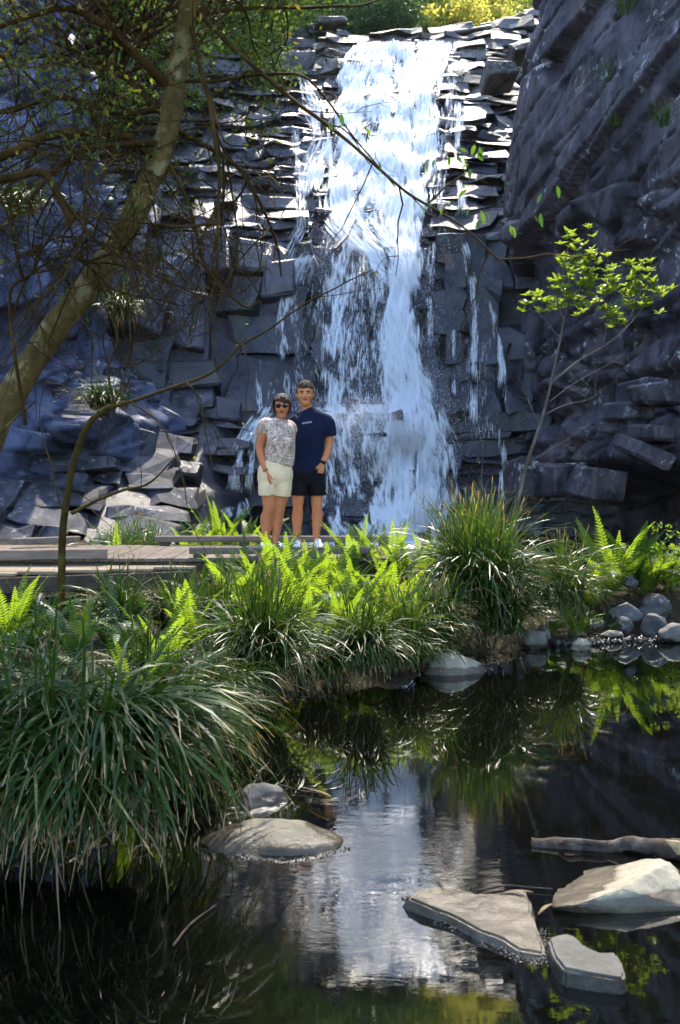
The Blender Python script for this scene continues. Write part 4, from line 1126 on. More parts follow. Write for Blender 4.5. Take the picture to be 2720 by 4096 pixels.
class Body:
    """collects elliptical tubes and ellipsoids, then fuses them into one continuous surface"""
    def __init__(s): s.V, s.Q, s.T, s.o = [], [], [], 0
    def tube(s, pts, rad, n=18, sub=4, sup=2.0):
        P = np.array(pts, float); r = np.array([(q, q) if np.isscalar(q) else q for q in rad], float)
        m = (len(P) - 1) * sub + 1
        A = smooth_line(np.hstack([P, r]), m); P, r = A[:, :3], np.abs(A[:, 3:])
        T = np.gradient(P, axis=0); T /= np.linalg.norm(T, axis=1, keepdims=True) + 1e-9
        X = np.tile([1.0, 0, 0], (m, 1)); 
        if abs(T[:, 0]).mean() > 0.8: X = np.tile([0, 0, 1.0], (m, 1))
        X = X - (X * T).sum(1, keepdims=True) * T; X /= np.linalg.norm(X, axis=1, keepdims=True)
        Yv = np.cross(T, X)
        a = np.linspace(0, 2 * np.pi, n, endpoint=False)
        ca = np.sign(np.cos(a)) * np.abs(np.cos(a)) ** (2 / sup); sa = np.sign(np.sin(a)) * np.abs(np.sin(a)) ** (2 / sup)
        V = P[:, None] + ca[None, :, None] * r[:, :1, None] * X[:, None] + sa[None, :, None] * r[:, 1:, None] * Yv[:, None]
        i = np.arange(m * n).reshape(m, n) + s.o; j = np.roll(i, -1, 1)
        s.V += [V.reshape(-1, 3), P[[0, -1]] ]
        s.Q.append(np.stack([i[:-1], j[:-1], j[1:], i[1:]], -1).reshape(-1, 4))
        e = s.o + m * n
        s.T.append(np.stack([j[0], i[0], np.full(n, e)], -1)); s.T.append(np.stack([i[-1], j[-1], np.full(n, e + 1)], -1))
        s.o = e + 2
    def ell(s, c, r, rot=None, n=20):
        th = np.linspace(0.02, np.pi - 0.02, n); ph = np.linspace(0, 2 * np.pi, n, endpoint=False)
        TH, PH = np.meshgrid(th, ph, indexing='ij')
        V = np.stack([np.sin(TH) * np.cos(PH), np.sin(TH) * np.sin(PH), np.cos(TH)], -1) * np.array(r)
        if rot is not None: V = V @ np.array(Euler(rot).to_matrix()).T
        V = V + np.array(c)
        i = np.arange(n * n).reshape(n, n) + s.o; j = np.roll(i, -1, 1)
        s.V += [V.reshape(-1, 3), V[0].mean(0)[None], V[-1].mean(0)[None]]
        s.Q.append(np.stack([i[:-1], j[:-1], j[1:], i[1:]], -1).reshape(-1, 4)[:, ::-1])
        e = s.o + n * n
        s.T.append(np.stack([i[0], j[0], np.full(n, e)], -1)); s.T.append(np.stack([j[-1], i[-1], np.full(n, e + 1)], -1))
        s.o = e + 2
    def build(s, name, m, parent, voxel=0.007, smooth=4, wob=0.0, seed=0):
        me = mesh_np(name, np.concatenate(s.V), [np.concatenate(s.Q), np.concatenate(s.T)], True)
        o = obj(name, me, m, parent)
        bm = bmesh.new(); bm.from_mesh(me); bmesh.ops.recalc_face_normals(bm, faces=bm.faces); bm.to_mesh(me); bm.free()
        mod = o.modifiers.new('r', 'REMESH'); mod.mode = 'VOXEL'; mod.voxel_size = voxel; mod.use_smooth_shade = True
        if smooth:
            q = o.modifiers.new('s', 'SMOOTH'); q.iterations = smooth; q.factor = 0.5
        apply_mods(o)
        if wob:
            n = len(o.data.vertices); co = np.empty(n * 3, np.float32); o.data.vertices.foreach_get('co', co); co = co.reshape(-1, 3)
            nr = np.empty(n * 3, np.float32); o.data.vertices.foreach_get('normal', nr); nr = nr.reshape(-1, 3)
            f = fbm(co * np.array([9, 9, 5]), 3, seed)
            co = co + nr * (wob * f)[:, None]
            o.data.vertices.foreach_set('co', co.ravel())
        o.data.polygons.foreach_set('use_smooth', np.ones(len(o.data.polygons), bool)); o.data.update()
        if len(o.data.materials) == 0: o.data.materials.append(m)
        return o

def hand(b, wrist, down, side, front, s=1.0, curl=0.25):
    """wrist point, direction of the fingers, direction from little finger to thumb, palm direction"""
    W, d, sd, f = (np.array(v, float) for v in (wrist, down, side, front))
    d /= np.linalg.norm(d); sd /= np.linalg.norm(sd); f /= np.linalg.norm(f)
    pal = [W, W + d * .035 * s, W + d * .085 * s]
    for k in (-1, 0, 1):
        b.tube([p + sd * k * (.012 + .006 * i) * s for i, p in enumerate(pal)], [.016 * s, .017 * s, .014 * s], 10, 3)
    for k, ln in zip((-1.5, -.5, .5, 1.5), (.060, .076, .080, .070)):
        a = W + d * .082 * s + sd * k * .0185 * s
        p1 = a + (d * .45 + f * .10 + sd * k * .02) * ln * s; p2 = p1 + (d * (.32) + f * curl) * ln * s; p3 = p2 + (d * .2 + f * (curl + .12)) * ln * s
        b.tube([a - d * .02 * s, a, p1, p2, p3], [.0095 * s, .0095 * s, .009 * s, .0085 * s, .007 * s], 8, 3)
    a = W + d * .02 * s + sd * .022 * s
    b.tube([a, a + (d * .02 + sd * .022 + f * .008) * s, a + (d * .048 + sd * .034 + f * .016) * s, a + (d * .075 + sd * .036 + f * .02) * s], [.013 * s, .012 * s, .0105 * s, .008 * s], 8, 3)

def cap_hair(name, c, r, keep, m, parent, rough=0.006, seed=0, n=44):
    th = np.linspace(0.01, np.pi - 0.01, n); ph = np.linspace(0, 2 * np.pi, n * 2, endpoint=False)
    TH, PH = np.meshgrid(th, ph, indexing='ij')
    U = np.stack([np.sin(TH) * np.cos(PH), np.sin(TH) * np.sin(PH), np.cos(TH)], -1)
    V = U * np.array(r) * (1 + rough / 0.1 * fbm(U * np.array([7, 7, 3.0]), 3, seed))[..., None] + np.array(c)
    i = np.arange(n * 2 * n).reshape(n, 2 * n); j = np.roll(i, -1, 1)
    Q = np.stack([i[:-1], i[1:], j[1:], j[:-1]], -1).reshape(-1, 4)
    V = V.reshape(-1, 3); cc = V[Q].mean(1)
    Q = Q[keep(cc[:, 0] - c[0], cc[:, 1] - c[1], cc[:, 2] - c[2])]
    used, inv = np.unique(Q, return_inverse=True)
    o = obj(name, mesh_np(name, V[used], inv.reshape(Q.shape), True), m, parent)
    q = o.modifiers.new('s', 'SOLIDIFY'); q.thickness = 0.012; q.offset = -1
    return apply_mods(o)

def shoe(parent, heel, toe, s=1.0):
    h, t = np.array(heel, float), np.array(toe, float); d = t - h; ln = np.linalg.norm(d)
    b = Body()
    P = [h + d * u for u in (0.0, .12, .35, .6, .85, 1.0)]
    hz = [.05, .062, .062, .048, .036, .026]; wv = [.026, .036, .038, .046, .044, .026]
    b.tube([p + np.array([0, 0, z * .95 + .012]) for p, z in zip(P, hz)], [(z * s, w_ * s) for z, w_ in zip(hz, wv)] if abs(d[0]) > .8 * ln else [(w_ * s, z * s) for z, w_ in zip(hz, wv)], 16, 4)
    b.tube([h + d * .13 + np.array([0, 0, .08]), h + d * .12 + np.array([0, 0, .115])], [(.042 * s, .046 * s), (.04 * s, .045 * s)], 14, 3)
    o = b.build('shoe', M['shoe'], parent, 0.006, 3, 0.002)
    b = Body()
    b.tube([p + np.array([0, 0, .013]) for p in P], [(.013, w_ * s * 1.08) if abs(d[0]) > .8 * ln else (w_ * s * 1.08, .013) for w_ in wv], 16, 4, 3.0)
    b.build('sole', M['sole'], o, 0.006, 2)
    return o

def face(P, c, rx, ry, skin_w=False, glasses=False, s=1.0):
    """eyes, brows and mouth on a head centred at c, looking towards -y"""
    cx, cy, cz = c
    if not glasses:
        for sx in (-1, 1):
            b = Body(); b.ell((cx + sx * .032, cy - ry * .86, cz + .003), (.013, .009, .0055)); o = b.build('eye', M['eye_w'], P, .003, 1)
            b = Body(); b.ell((cx + sx * .032, cy - ry * .86 - .0065, cz + .003), (.009, .006, .008)); b.build('iris', M['iris'], o, .002, 0)
    for sx in (-1, 1):
        b = Body(); b.tube([(cx + sx * .013, cy - ry * 1.00, cz + .020), (cx + sx * .034, cy - ry * .97, cz + .025), (cx + sx * .056, cy - ry * .80, cz + .017)], [(.006, .006), (.008, .007), (.005, .005)], 8, 3)
        b.build('eyebrow', M['hair_m'], P, .003, 1)
    b = Body(); b.tube([(cx - .026, cy - ry * .84, cz - .060), (cx, cy - ry * .98, cz - .064), (cx + .026, cy - ry * .84, cz - .060)], [(.005, .004), (.009, .007), (.005, .004)], 10, 4)
    b.build('mouth', M['lips'], P, .003, 1)

def head(b, c, rx, ry, rz, chin):
    cx, cy, cz = c
    b.ell((cx, cy + .008, cz + .03), (rx, ry, rz * .78))
    b.ell((cx, cy - .012, cz - .02), (rx * .86, ry * .86, rz * .72))
    b.ell((cx, cy - .030, chin + .038), (rx * .60, ry * .55, .042))
    b.ell((cx, cy - .045, chin + .022), (rx * .36, ry * .36, .024))
    b.tube([(cx, cy - ry * .90, cz + .012), (cx, cy - ry * 1.08, cz - .018), (cx, cy - ry * 1.14, cz - .033), (cx, cy - ry * .95, cz - .042)], [.008, .011, .014, .010], 10, 3)
    for sx in (-1, 1):
        b.ell((cx + sx * rx * 1.02, cy + .012, cz - .012), (.010, .020, .033), (0, sx * .2, 0), 12)
        b.ell((cx + sx * rx * .52, cy - ry * .66, cz - .028), (.026, .026, .024), None, 12)
        b.tube([(cx + sx * .010, cy - ry * .90, cz + .024), (cx + sx * .055, cy - ry * .72, cz + .020)], [.010, .010], 8, 3)

# --- the man
mo = D(1231 / K, 2204 / K, 12.4)
man = empty('person', (mo[0], 12.4, DECKZ), 'man in navy t-shirt and black shorts standing on the boardwalk', 'person')
b = Body()
b.tube([(-.007, 0, .80), (0, 0, 1.0), (.004, 0, 1.22), (.018, 0, 1.38), (.02, 0, 1.46)], [(.155, .10), (.148, .095), (.165, .105), (.17, .085), (.09, .065)])
b.tube([(.0, .012, 1.40), (-.008, .008, 1.50), (-.02, .0, 1.60)], [(.075, .07), (.060, .062), (.058, .062)])
head(b, (-.024, -.022, 1.686), .089, .100, .138, 1.552)
b.tube([(.15, .0, 1.41), (.215, .0, 1.385), (.232, .01, 1.25), (.226, .012, 1.125), (.200, -.03, 1.03), (.158, -.085, .945)], [.058, .060, .050, .043, (.041, .039), (.031, .024)], 16, 5)
hand(b, (.158, -.085, .945), (-.18, -.12, -1), (-.9, -.5, 0), (-.4, .9, .1), 1.02, .28)
b.tube([(-.11, .0, 1.41), (-.165, .02, 1.38), (-.205, .05, 1.24), (-.225, .02, 1.13), (-.245, -.05, 1.08), (-.27, -.13, 1.06)], [.055, .055, .047, .041, .036, .028], 16, 5)
hand(b, (-.27, -.13, 1.06), (-.75, -.6, 0), (.0, 0, 1), (0, -1, 0), .8, .1)
for sx, px_k, px_c, px_a in ((-1, -.105, -.112, -.117), (1, .098, .103, .094)):
    b.tube([(sx * .092, 0, .82), (sx * .1, 0, .64), (px_k, -.012, .515), (px_k - sx * 0, -.006, .455), (px_c, .022, .36), (px_a, .018, .20), (px_a, .02, .09), (px_a, .0, .05)], [(.09, .095), (.075, .08), (.060, .063), (.053, .056), (.060, .062), (.042, .046), (.036, .042), (.04, .05)], 18, 5)
b.build('body', M['skin_m'], man, 0.007, 2)
face(man, (-.024, -.018, 1.685), .079, .098)
cap_hair('hair', (-.024, -.006, 1.702), (.0965, .112, .134), lambda x, y, z: (z > .040 + .008 * np.sin(x * 60)) | ((y > -.045) & (z > -.015)) | ((y > .03) & (z > -.085)), M['hair_m'], man, .0035, 3)
b = Body()
b.tube([(-.010, 0, .835), (-.005, 0, .92), (0, 0, 1.08), (.006, -.004, 1.24), (.018, 0, 1.35), (.022, .0, 1.425), (.010, .006, 1.485), (-.006, .008, 1.522)], [(.186, .135), (.183, .130), (.178, .128), (.188, .135), (.205, .125), (.185, .105), (.11, .085), (.073, .073)], 30, 5, 2.4)
b.tube([(.14, 0, 1.415), (.205, 0, 1.39), (.236, .004, 1.31), (.246, .008, 1.232)], [.070, (.076, .078), (.072, .078), (.066, .076)], 18, 5)
b.tube([(-.10, 0, 1.415), (-.15, .004, 1.385), (-.178, .02, 1.30), (-.19, .03, 1.22)], [.066, (.068, .076), (.064, .074), (.060, .07)], 18, 5)
ts = b.build('t_shirt', M['navy'], man, 0.008, 4, 0.005, 11)
for k in range(8):                                                  # small pale chest print, too soft to read in the photograph
    a = obj('chest_print', box_mesh('chest_print', .0095, .003, .016 + .003 * (k % 3), .001), M['print'], ts, (-.050 + k * .0135, -.143 + .010 * abs(k - 5) / 5, 1.366 + .0022 * k), (0.25, -.15, 0.0))
b = Body()
b.tube([(-.004, 0, .875), (0, 0, .80), (.004, 0, .73), (.004, 0, .69)], [(.180, .130), (.190, .135), (.17, .11), (.10, .05)], 28, 4, 2.4)
b.tube([(-.092, 0, .80), (-.096, 0, .70), (-.097, -.002, .595)], [(.088, .10), (.096, .122), (.094, .114)], 20, 4)
b.tube([(.096, 0, .80), (.106, 0, .70), (.111, -.002, .595)], [(.088, .10), (.096, .122), (.095, .114)], 20, 4)
sh = b.build('shorts', M['black_cloth'], man, 0.008, 4, 0.005, 13)
obj('shorts_logo', box_mesh('shorts_logo', .010, .004, .028, .001), M['print'], sh, (.193, -.062, .645), (0, .1, .9))
shoe(man, (-.112, .085, 0), (-.135, -.185, 0)); shoe(man, (.098, .085, 0), (.125, -.185, 0))
b = Body(); b.tube([(.166, -.078, .962), (.160, -.087, .940)], [(.037, .031), (.036, .030)], 18, 2); wt = b.build('watch', M['black_cloth'], man, .004, 1)
obj('watch_face', box_mesh('watch_face', .034, .010, .034, .004), M['glass_dark'], wt, (.172, -.116, .95), (-.2, .25, .3))

# --- the woman
wo = D(1106 / K, 2215 / K, 12.0)
woman = empty('person', (wo[0], 12.0, DECKZ), 'woman in beige patterned blouse, cream shorts and sunglasses', 'person')
b = Body()
b.tube([(.01, 0, .80), (.03, 0, 1.0), (.045, 0, 1.18), (.03, 0, 1.32), (.03, 0, 1.38)], [(.15, .115), (.13, .11), (.13, .11), (.13, .08), (.07, .055)])
b.tube([(.03, .012, 1.32), (.045, .008, 1.40), (.06, .0, 1.46)], [(.065, .06), (.052, .052), (.05, .055)])
head(b, (.063, -.018, 1.528), .074, .092, .122, 1.402)
b.tube([(-.07, .0, 1.35), (-.125, .0, 1.335), (-.145, .0, 1.22), (-.168, .01, 1.10), (-.142, -.05, .985), (-.092, -.115, .855)], [.055, .062, .060, .047, (.044, .042), (.029, .024)], 16, 5)
hand(b, (-.092, -.115, .855), (.14, -.06, -1), (.75, -.6, 0), (.3, .9, .1), .95, .24)
b.tube([(.12, .02, 1.33), (.16, .08, 1.28), (.13, .17, 1.14), (.10, .24, 1.10), (.08, .28, 1.10)], [.05, .05, .042, .035, .026], 14, 5)
hand(b, (.08, .28, 1.10), (.1, 1, 0), (0, 0, 1), (1, 0, 0), .8, .1)
b.tube([(-.07, 0, .80), (-.072, 0, .62), (-.074, -.012, .49), (-.085, -.004, .43), (-.106, .022, .355), (-.112, .016, .20), (-.109, .012, .10), (-.105, 0, .05)], [(.10, .10), (.088, .09), (.067, .068), (.060, .06), (.066, .066), (.046, .05), (.038, .044), (.04, .05)], 18, 5)
b.tube([(.07, .02, .80), (.056, .025, .62), (.034, .015, .49), (.026, .02, .43), (.010, .045, .355), (-.006, .04, .20), (-.012, .035, .10), (-.008, .02, .05)], [(.095, .10), (.078, .085), (.061, .064), (.056, .058), (.060, .062), (.042, .046), (.036, .042), (.04, .05)], 18, 5)
b.build('body', M['skin_w'], woman, 0.007, 2)
face(woman, (.063, -.018, 1.528), .074, .092, glasses=True)
cap_hair('hair', (.060, .004, 1.548), (.101, .110, .122), lambda x, y, z: (z > .030 - .35 * (x + .02)) & (z > .015) | ((y > -.045) & (z > -.055)) | ((y > .02) & (z > -.10)), M['hair_w'], woman, .003, 7)
g = Body()
for sx in (-1, 1):
    g.ell((.063 + sx * .034, -.018 - .090, 1.532), (.030, .014, .020), (0, 0, -sx * .22))
g.tube([(.05, -.116, 1.538), (.076, -.116, 1.538)], [.004, .004], 8, 2)
gl = g.build('sunglasses', M['glass_dark'], woman, .0035, 2)
for sx in (-1, 1):
    q = Body(); q.tube([(.063 + sx * .064, -.10, 1.54), (.063 + sx * .078, -.04, 1.54), (.063 + sx * .078, .015, 1.532)], [.004, .004, .003], 8, 3); q.build('temple_arm', M['glass_dark'], gl, .003, 0)
b = Body()
b.tube([(.030, 0, .915), (.034, 0, .965), (.036, -.004, 1.03), (.050, -.018, 1.15), (.050, -.010, 1.235), (.034, .0, 1.31), (.028, .006, 1.365), (.034, .010, 1.405)], [(.142, .122), (.152, .132), (.158, .136), (.152, .148), (.148, .138), (.150, .11), (.112, .085), (.062, .062)], 30, 5, 2.2)
b.ell((.005, -.105, 1.165), (.068, .062, .066)); b.ell((.115, -.105, 1.165), (.066, .062, .066))
b.tube([(-.06, 0, 1.355), (-.118, 0, 1.345), (-.146, 0, 1.285), (-.150, 0, 1.255)], [.058, (.070, .072), (.070, .074), (.066, .072)], 16, 5)
b.tube([(.10, .01, 1.345), (.15, .03, 1.32), (.165, .05, 1.26)], [.058, .062, .06], 16, 5)
b.build('blouse', M['blouse'], woman, 0.008, 4, 0.004, 15)
b = Body()
b.tube([(.010, 0, .955), (-.004, .004, .88), (-.014, .004, .80), (-.014, .004, .72), (-.014, .004, .67)], [(.150, .125), (.176, .145), (.184, .150), (.165, .115), (.09, .05)], 28, 5, 2.3)
b.tube([(-.085, 0, .83), (-.090, 0, .71), (-.088, -.002, .605)], [(.085, .10), (.101, .132), (.101, .120)], 20, 4)
b.tube([(.070, .01, .83), (.070, .010, .71), (.064, .010, .595)], [(.085, .10), (.093, .130), (.088, .116)], 20, 4)
wsh = b.build('shorts', M['cream'], woman, 0.008, 4, 0.006, 17)
b = Body(); b.ell((.076, -.128, .915), (.007, .005, .007)); b.build('button', M['gold'], wsh, .003, 0)
shoe(woman, (-.150, .055, 0), (-.010, -.150, 0), .95); shoe(woman, (-.020, .095, 0), (.090, -.105, 0), .95)
b = Body(); b.tube([(-.099, -.106, .873), (-.095, -.112, .860)], [(.036, .031), (.036, .031)], 18, 2); b.build('bracelet', M['band'], woman, .004, 0)
# ------------------------------------------------------------------ ferns
def frond_mesh(seed, length=1.0, arch=0.9, pairs=26, wid=0.15, lift=1.25):
    r = np.random.default_rng(seed)
    n = pairs + 4
    t = np.linspace(0, 1, n)
    ang = lift - arch * t ** 1.4 + 0.05 * np.sin(t * 7 + seed)
    ds = length / (n - 1)
    x = np.concatenate([[0], np.cumsum(np.cos(ang[:-1]) * ds)]); z = np.concatenate([[0], np.cumsum(np.sin(ang[:-1]) * ds)])
    y = 0.03 * np.sin(t * 3 + seed) * length
    P = np.stack([x, y, z], -1)
    V, F = tubes([(P, np.linspace(0.0045, 0.0012, n))], 3, False)
    Vs, Fs, al, o = [V], [F[0]], [np.full(len(V), 0.0)], len(V)
    T = np.gradient(P, axis=0); T /= np.linalg.norm(T, axis=1, keepdims=True)
    for i in range(3, n - 1):
        u = (i - 3) / (n - 4)
        w_ = wid * length * (min(1, (u + 0.06) * 5) ** 0.6) * (1 - u ** 2.2) * r.uniform(0.88, 1.08) + 0.006
        up = np.cross(T[i], [0, 1.0, 0]); up /= np.linalg.norm(up); up = -up if up[2] < 0 else up
        for sd in (-1, 1):
            d = np.array([0, sd, 0.0]) * 0.92 + T[i] * (0.30 + 0.25 * u) + up * (0.12 - 0.25 * r.random())
            d /= np.linalg.norm(d)
            hw = ds * 0.40 * length ** 0
            a = P[i]
            m1 = a + d * w_ * 0.4 + up * w_ * 0.05; tip = a + d * w_ - up * w_ * 0.12
            q = np.array([a - T[i] * hw * 0.8, a + T[i] * hw * 0.8, m1 + T[i] * hw, m1 - T[i] * hw, tip])
            Vs.append(q); Fs.append(np.array([[o, o + 1, o + 2, o + 3], [o + 3, o + 2, o + 4, o + 4]])[:1]); 
            Fs.append(('t', np.array([[o + 3, o + 2, o + 4]])))
            al.append(np.full(5, u)); o += 5
    quads = np.concatenate([f for f in Fs if not isinstance(f, tuple)]); tris = np.concatenate([f[1] for f in Fs if isinstance(f, tuple)])
    V = np.concatenate(Vs)
    return mesh_np('frond', V, [quads, tris], False, tint=np.repeat(r.random(), len(V)), along=np.concatenate(al))
FRONDS = {}
for mname in ('fern', 'fern_dark'):
    FRONDS[mname] = []
    for k in range(8):
        me = frond_mesh(k, 1.0, 0.35 + 0.22 * k, 24 + k % 3 * 3, 0.115 + 0.012 * (k % 4), 1.42 - 0.05 * k)
        me.materials.append(M[mname]); FRONDS[mname].append(me)
rf_ = np.random.default_rng(77)
def fern(loc, size, n, mname, label, up=0.5, group='ferns on the creek bank'):
    e = empty('fern', loc, label, 'fern', group)
    for k in range(n):
        inner = rf_.random() < up
        me = FRONDS[mname][rf_.integers(0, 3) if inner else rf_.integers(2, 8)]
        az = k * 2.399 + rf_.normal(0, 0.3)
        obj('frond', me, None, e, (0.03 * math.cos(az), 0.03 * math.sin(az), 0), (rf_.normal(0, .18), rf_.uniform(-.15, .30) * (0.6 if inner else 1), az), size * rf_.uniform(0.65, 1.1))
    return e
def at_ground(dx, dy, Y):
    p = D(dx, dy, Y); z = float(ground_z(np.array(p[0]), np.array(Y)))
    return (p[0], Y, z)
FERNS = [ # dx, Y, size, n, mat, upright, label
    (700, 11.0, .62, 15, 'fern', .75, 'tall yellow green fern covering the man\'s shoes'),
    (655, 10.7, .56, 14, 'fern', .7, 'bright fern below the woman\'s white shoes'),
    (745, 10.9, .58, 14, 'fern', .7, 'bright fern just right of the man\'s legs'),
    (795, 11.1, .60, 14, 'fern', .7, 'bright fern standing in front of the lower cascade'),
    (850, 11.2, .66, 15, 'fern', .75, 'tall bright fern in front of the falling water'),
    (905, 11.0, .55, 13, 'fern', .6, 'bright fern just left of the tall tussock'),
    (925, 10.2, .50, 12, 'fern', .6, 'fern leaning out from the left side of the tall tussock'),
    (605, 10.4, .52, 13, 'fern', .6, 'bright fern below the front kerb of the boardwalk'),
    (540, 10.3, .48, 12, 'fern', .5, 'low fern in front of the boardwalk left of the bright ferns'),
    (800, 10.0, .52, 13, 'fern', .5, 'fern in the middle of the bright fern bed'),
    (860, 9.9, .50, 13, 'fern', .6, 'fern with one tall yellow frond behind the white-streaked tussock'),
    (690, 9.6, .46, 12, 'fern', .5, 'fern above the white-streaked tussock on its left'),
    (640, 9.7, .58, 13, 'fern', .5, 'fern with a large spreading frond left of the fern bed'),
    (745, 9.5, .42, 11, 'fern', .5, 'small fern right behind the white-streaked tussock'),
    (575, 9.3, .45, 11, 'fern_dark', .3, 'dark fern above the middle tussock'),
    (500, 14.3, .80, 18, 'fern', .55, 'large bright fern behind the boardwalk left of the woman'),
    (560, 14.6, .75, 16, 'fern', .45, 'fern behind the boardwalk touching the woman\'s leg'),
    (440, 14.4, .60, 12, 'fern', .4, 'fern behind the boardwalk, left part of the large clump'),
    (265, 14.2, .52, 13, 'fern', .5, 'small bright fern behind the left boardwalk'),
    (635, 14.8, .55, 12, 'fern_dark', .4, 'fern seen between the woman and the man'),
    (715, 14.4, .42, 10, 'fern', .5, 'small fern seen between the man\'s legs'),
    (1405, 12.75, .90, 18, 'fern', .6, 'big fern on the right bank below the cliff undercut'),
    (1460, 12.9, .80, 15, 'fern_dark', .3, 'spreading dark fern on the right bank'),
    (1360, 12.6, .62, 12, 'fern', .4, 'fern wedged behind the right tussock'),
    (1540, 13.0, .66, 13, 'fern_dark', .4, 'dark fern at the right edge of the picture'),
    (15, 8.3, .62, 14, 'fern', .7, 'bright fern at the left edge below the landing'),
    (85, 8.6, .52, 13, 'fern_dark', .3, 'blue green fern left of the sapling foot'),
    (170, 8.0, .55, 13, 'fern_dark', .2, 'flat spreading dark fern below the sapling'),
    (270, 8.3, .52, 12, 'fern_dark', .3, 'dark fern above the big grass clump'),
    (370, 8.2, .50, 13, 'fern', .5, 'green fern above the big grass clump on the right'),
    (430, 9.2, .46, 12, 'fern', .4, 'fern in the undergrowth below the landing corner'),
    (490, 8.7, .48, 12, 'fern_dark', .3, 'dark fern left of the middle tussock'),
    (330, 9.4, .42, 11, 'fern_dark', .3, 'dark fern right of the sapling foot'),
    (300, 6.9, .46, 12, 'fern', .5, 'fern poking through the crown of the big grass clump'),
    (420, 6.6, .45, 11, 'fern_dark', .2, 'pale fern drooping on the right side of the big grass clump'),
    (1330, 11.55, .34, 9, 'fern', .3, 'low fern between the shore stones'),
    (1270, 11.5, .32, 9, 'fern', .3, 'low fern at the foot of the tall tussock'),
]
FERNS += [(940, 11.4, .62, 14, 'fern', .7, 'tall fern hiding the right end of the boardwalk'), (895, 11.5, .66, 14, 'fern', .75, 'upright fern in front of the foot of the main fall'), (820, 11.5, .60, 14, 'fern', .75, 'upright fern against the front of the deck right of the man'), (985, 11.8, .60, 13, 'fern', .6, 'fern tucked behind the left of the tall tussock'), (675, 10.2, .55, 14, 'fern', .6, 'bright fern in the front of the bed under the woman'), (720, 10.4, .55, 14, 'fern', .6, 'bright fern in the front of the bed under the man'), (770, 10.5, .58, 14, 'fern', .6, 'bright fern between the man and the lower cascade'),
    (830, 10.5, .55, 14, 'fern', .6, 'bright fern in the bed under the main fall'), (885, 10.5, .52, 13, 'fern', .6, 'bright fern touching the left skirt of the tall tussock'), (580, 10.9, .5, 13, 'fern', .6, 'bright fern against the kerb left of the woman\'s shoes'),
    (625, 11.1, .5, 13, 'fern', .7, 'small bright fern against the kerb by the woman\'s shoes'), (780, 9.6, .45, 12, 'fern', .5, 'bright fern right above the white-streaked tussock'), (600, 9.0, .5, 12, 'fern', .5, 'green fern rising from the middle tussock'),
    (455, 10.6, .45, 11, 'fern_dark', .4, 'dark fern against the corner of the landing'), (530, 9.0, .45, 11, 'fern_dark', .3, 'dark fern left behind the middle tussock'), (390, 7.4, .45, 11, 'fern_dark', .3, 'dark fern behind the sedge right of the huge clump'),
    (1490, 12.8, .55, 12, 'fern', .4, 'light fern above the lumpy boulder'), (1330, 12.6, .6, 12, 'fern_dark', .4, 'dark fern behind the right tussock')]
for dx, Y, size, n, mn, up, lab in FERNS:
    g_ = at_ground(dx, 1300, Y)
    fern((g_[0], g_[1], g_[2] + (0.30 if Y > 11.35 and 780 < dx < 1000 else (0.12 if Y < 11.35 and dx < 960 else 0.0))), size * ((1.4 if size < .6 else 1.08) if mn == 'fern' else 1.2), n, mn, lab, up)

# ------------------------------------------------------------------ sedge tussocks
def blade_arrays(n, r, base, az, length, width, e0, droop, seg=7):
    t = np.linspace(0, 1, seg + 1)
    el = np.maximum(e0[:, None] - droop[:, None] * t[None] ** 1.2, -1.50)
    ds = (length / seg)[:, None]
    rr = np.concatenate([np.zeros((n, 1)), np.cumsum(np.cos(el[:, :-1]) * ds, 1)], 1)
    zz = np.concatenate([np.zeros((n, 1)), np.cumsum(np.sin(el[:, :-1]) * ds, 1)], 1)
    curl = (r.normal(0, 0.16, n)[:, None] * t[None] ** 2)
    X = base[:, 0, None] + rr * np.cos(az[:, None] + curl); Y = base[:, 1, None] + rr * np.sin(az[:, None] + curl); Z = base[:, 2, None] + zz
    wv = width[:, None] * np.clip(1.0 - t[None] ** 4 * 0.85, 0, 1) * np.clip(0.55 + t[None] * 3, 0, 1)
    tw = r.normal(0, 0.5, n)[:, None]
    sx, sy, sz = -np.sin(az)[:, None] * wv, np.cos(az)[:, None] * wv, np.sin(tw) * wv
    A = np.stack([X - sx, Y - sy, Z - sz], -1); B = np.stack([X + sx, Y + sy, Z + sz], -1)
    V = np.stack([A, B], 2).reshape(n, -1, 3)
    q = np.array([[2 * i, 2 * i + 1, 2 * i + 3, 2 * i + 2] for i in range(seg)])
    F = (q[None] + (np.arange(n) * V.shape[1])[:, None, None]).reshape(-1, 4)
    al = np.repeat(np.tile(t, (n, 1))[:, :, None], 2, 2).reshape(n, -1)
    tint = np.repeat(r.random(n)[:, None], V.shape[1], 1)
    return V.reshape(-1, 3), F, tint, al
PROTO = {}
def blade_protos(mname):
    if mname not in PROTO:
        r = np.random.default_rng(hash(mname) % 1000 if False else len(mname))
        L = []
        for k in range(14):
            V, F, tint, al = blade_arrays(1, r, np.zeros((1, 3)), np.zeros(1), np.ones(1), np.array([0.0065]), np.array([R(86 - 2.0 * k)]), np.array([0.5 + 0.19 * k]), 9)
            me = mesh_np('leaf_blade', V, F, True, tint=tint, along=al); me.materials.append(M[mname]); L.append(me)
        PROTO[mname] = L
    return PROTO[mname]
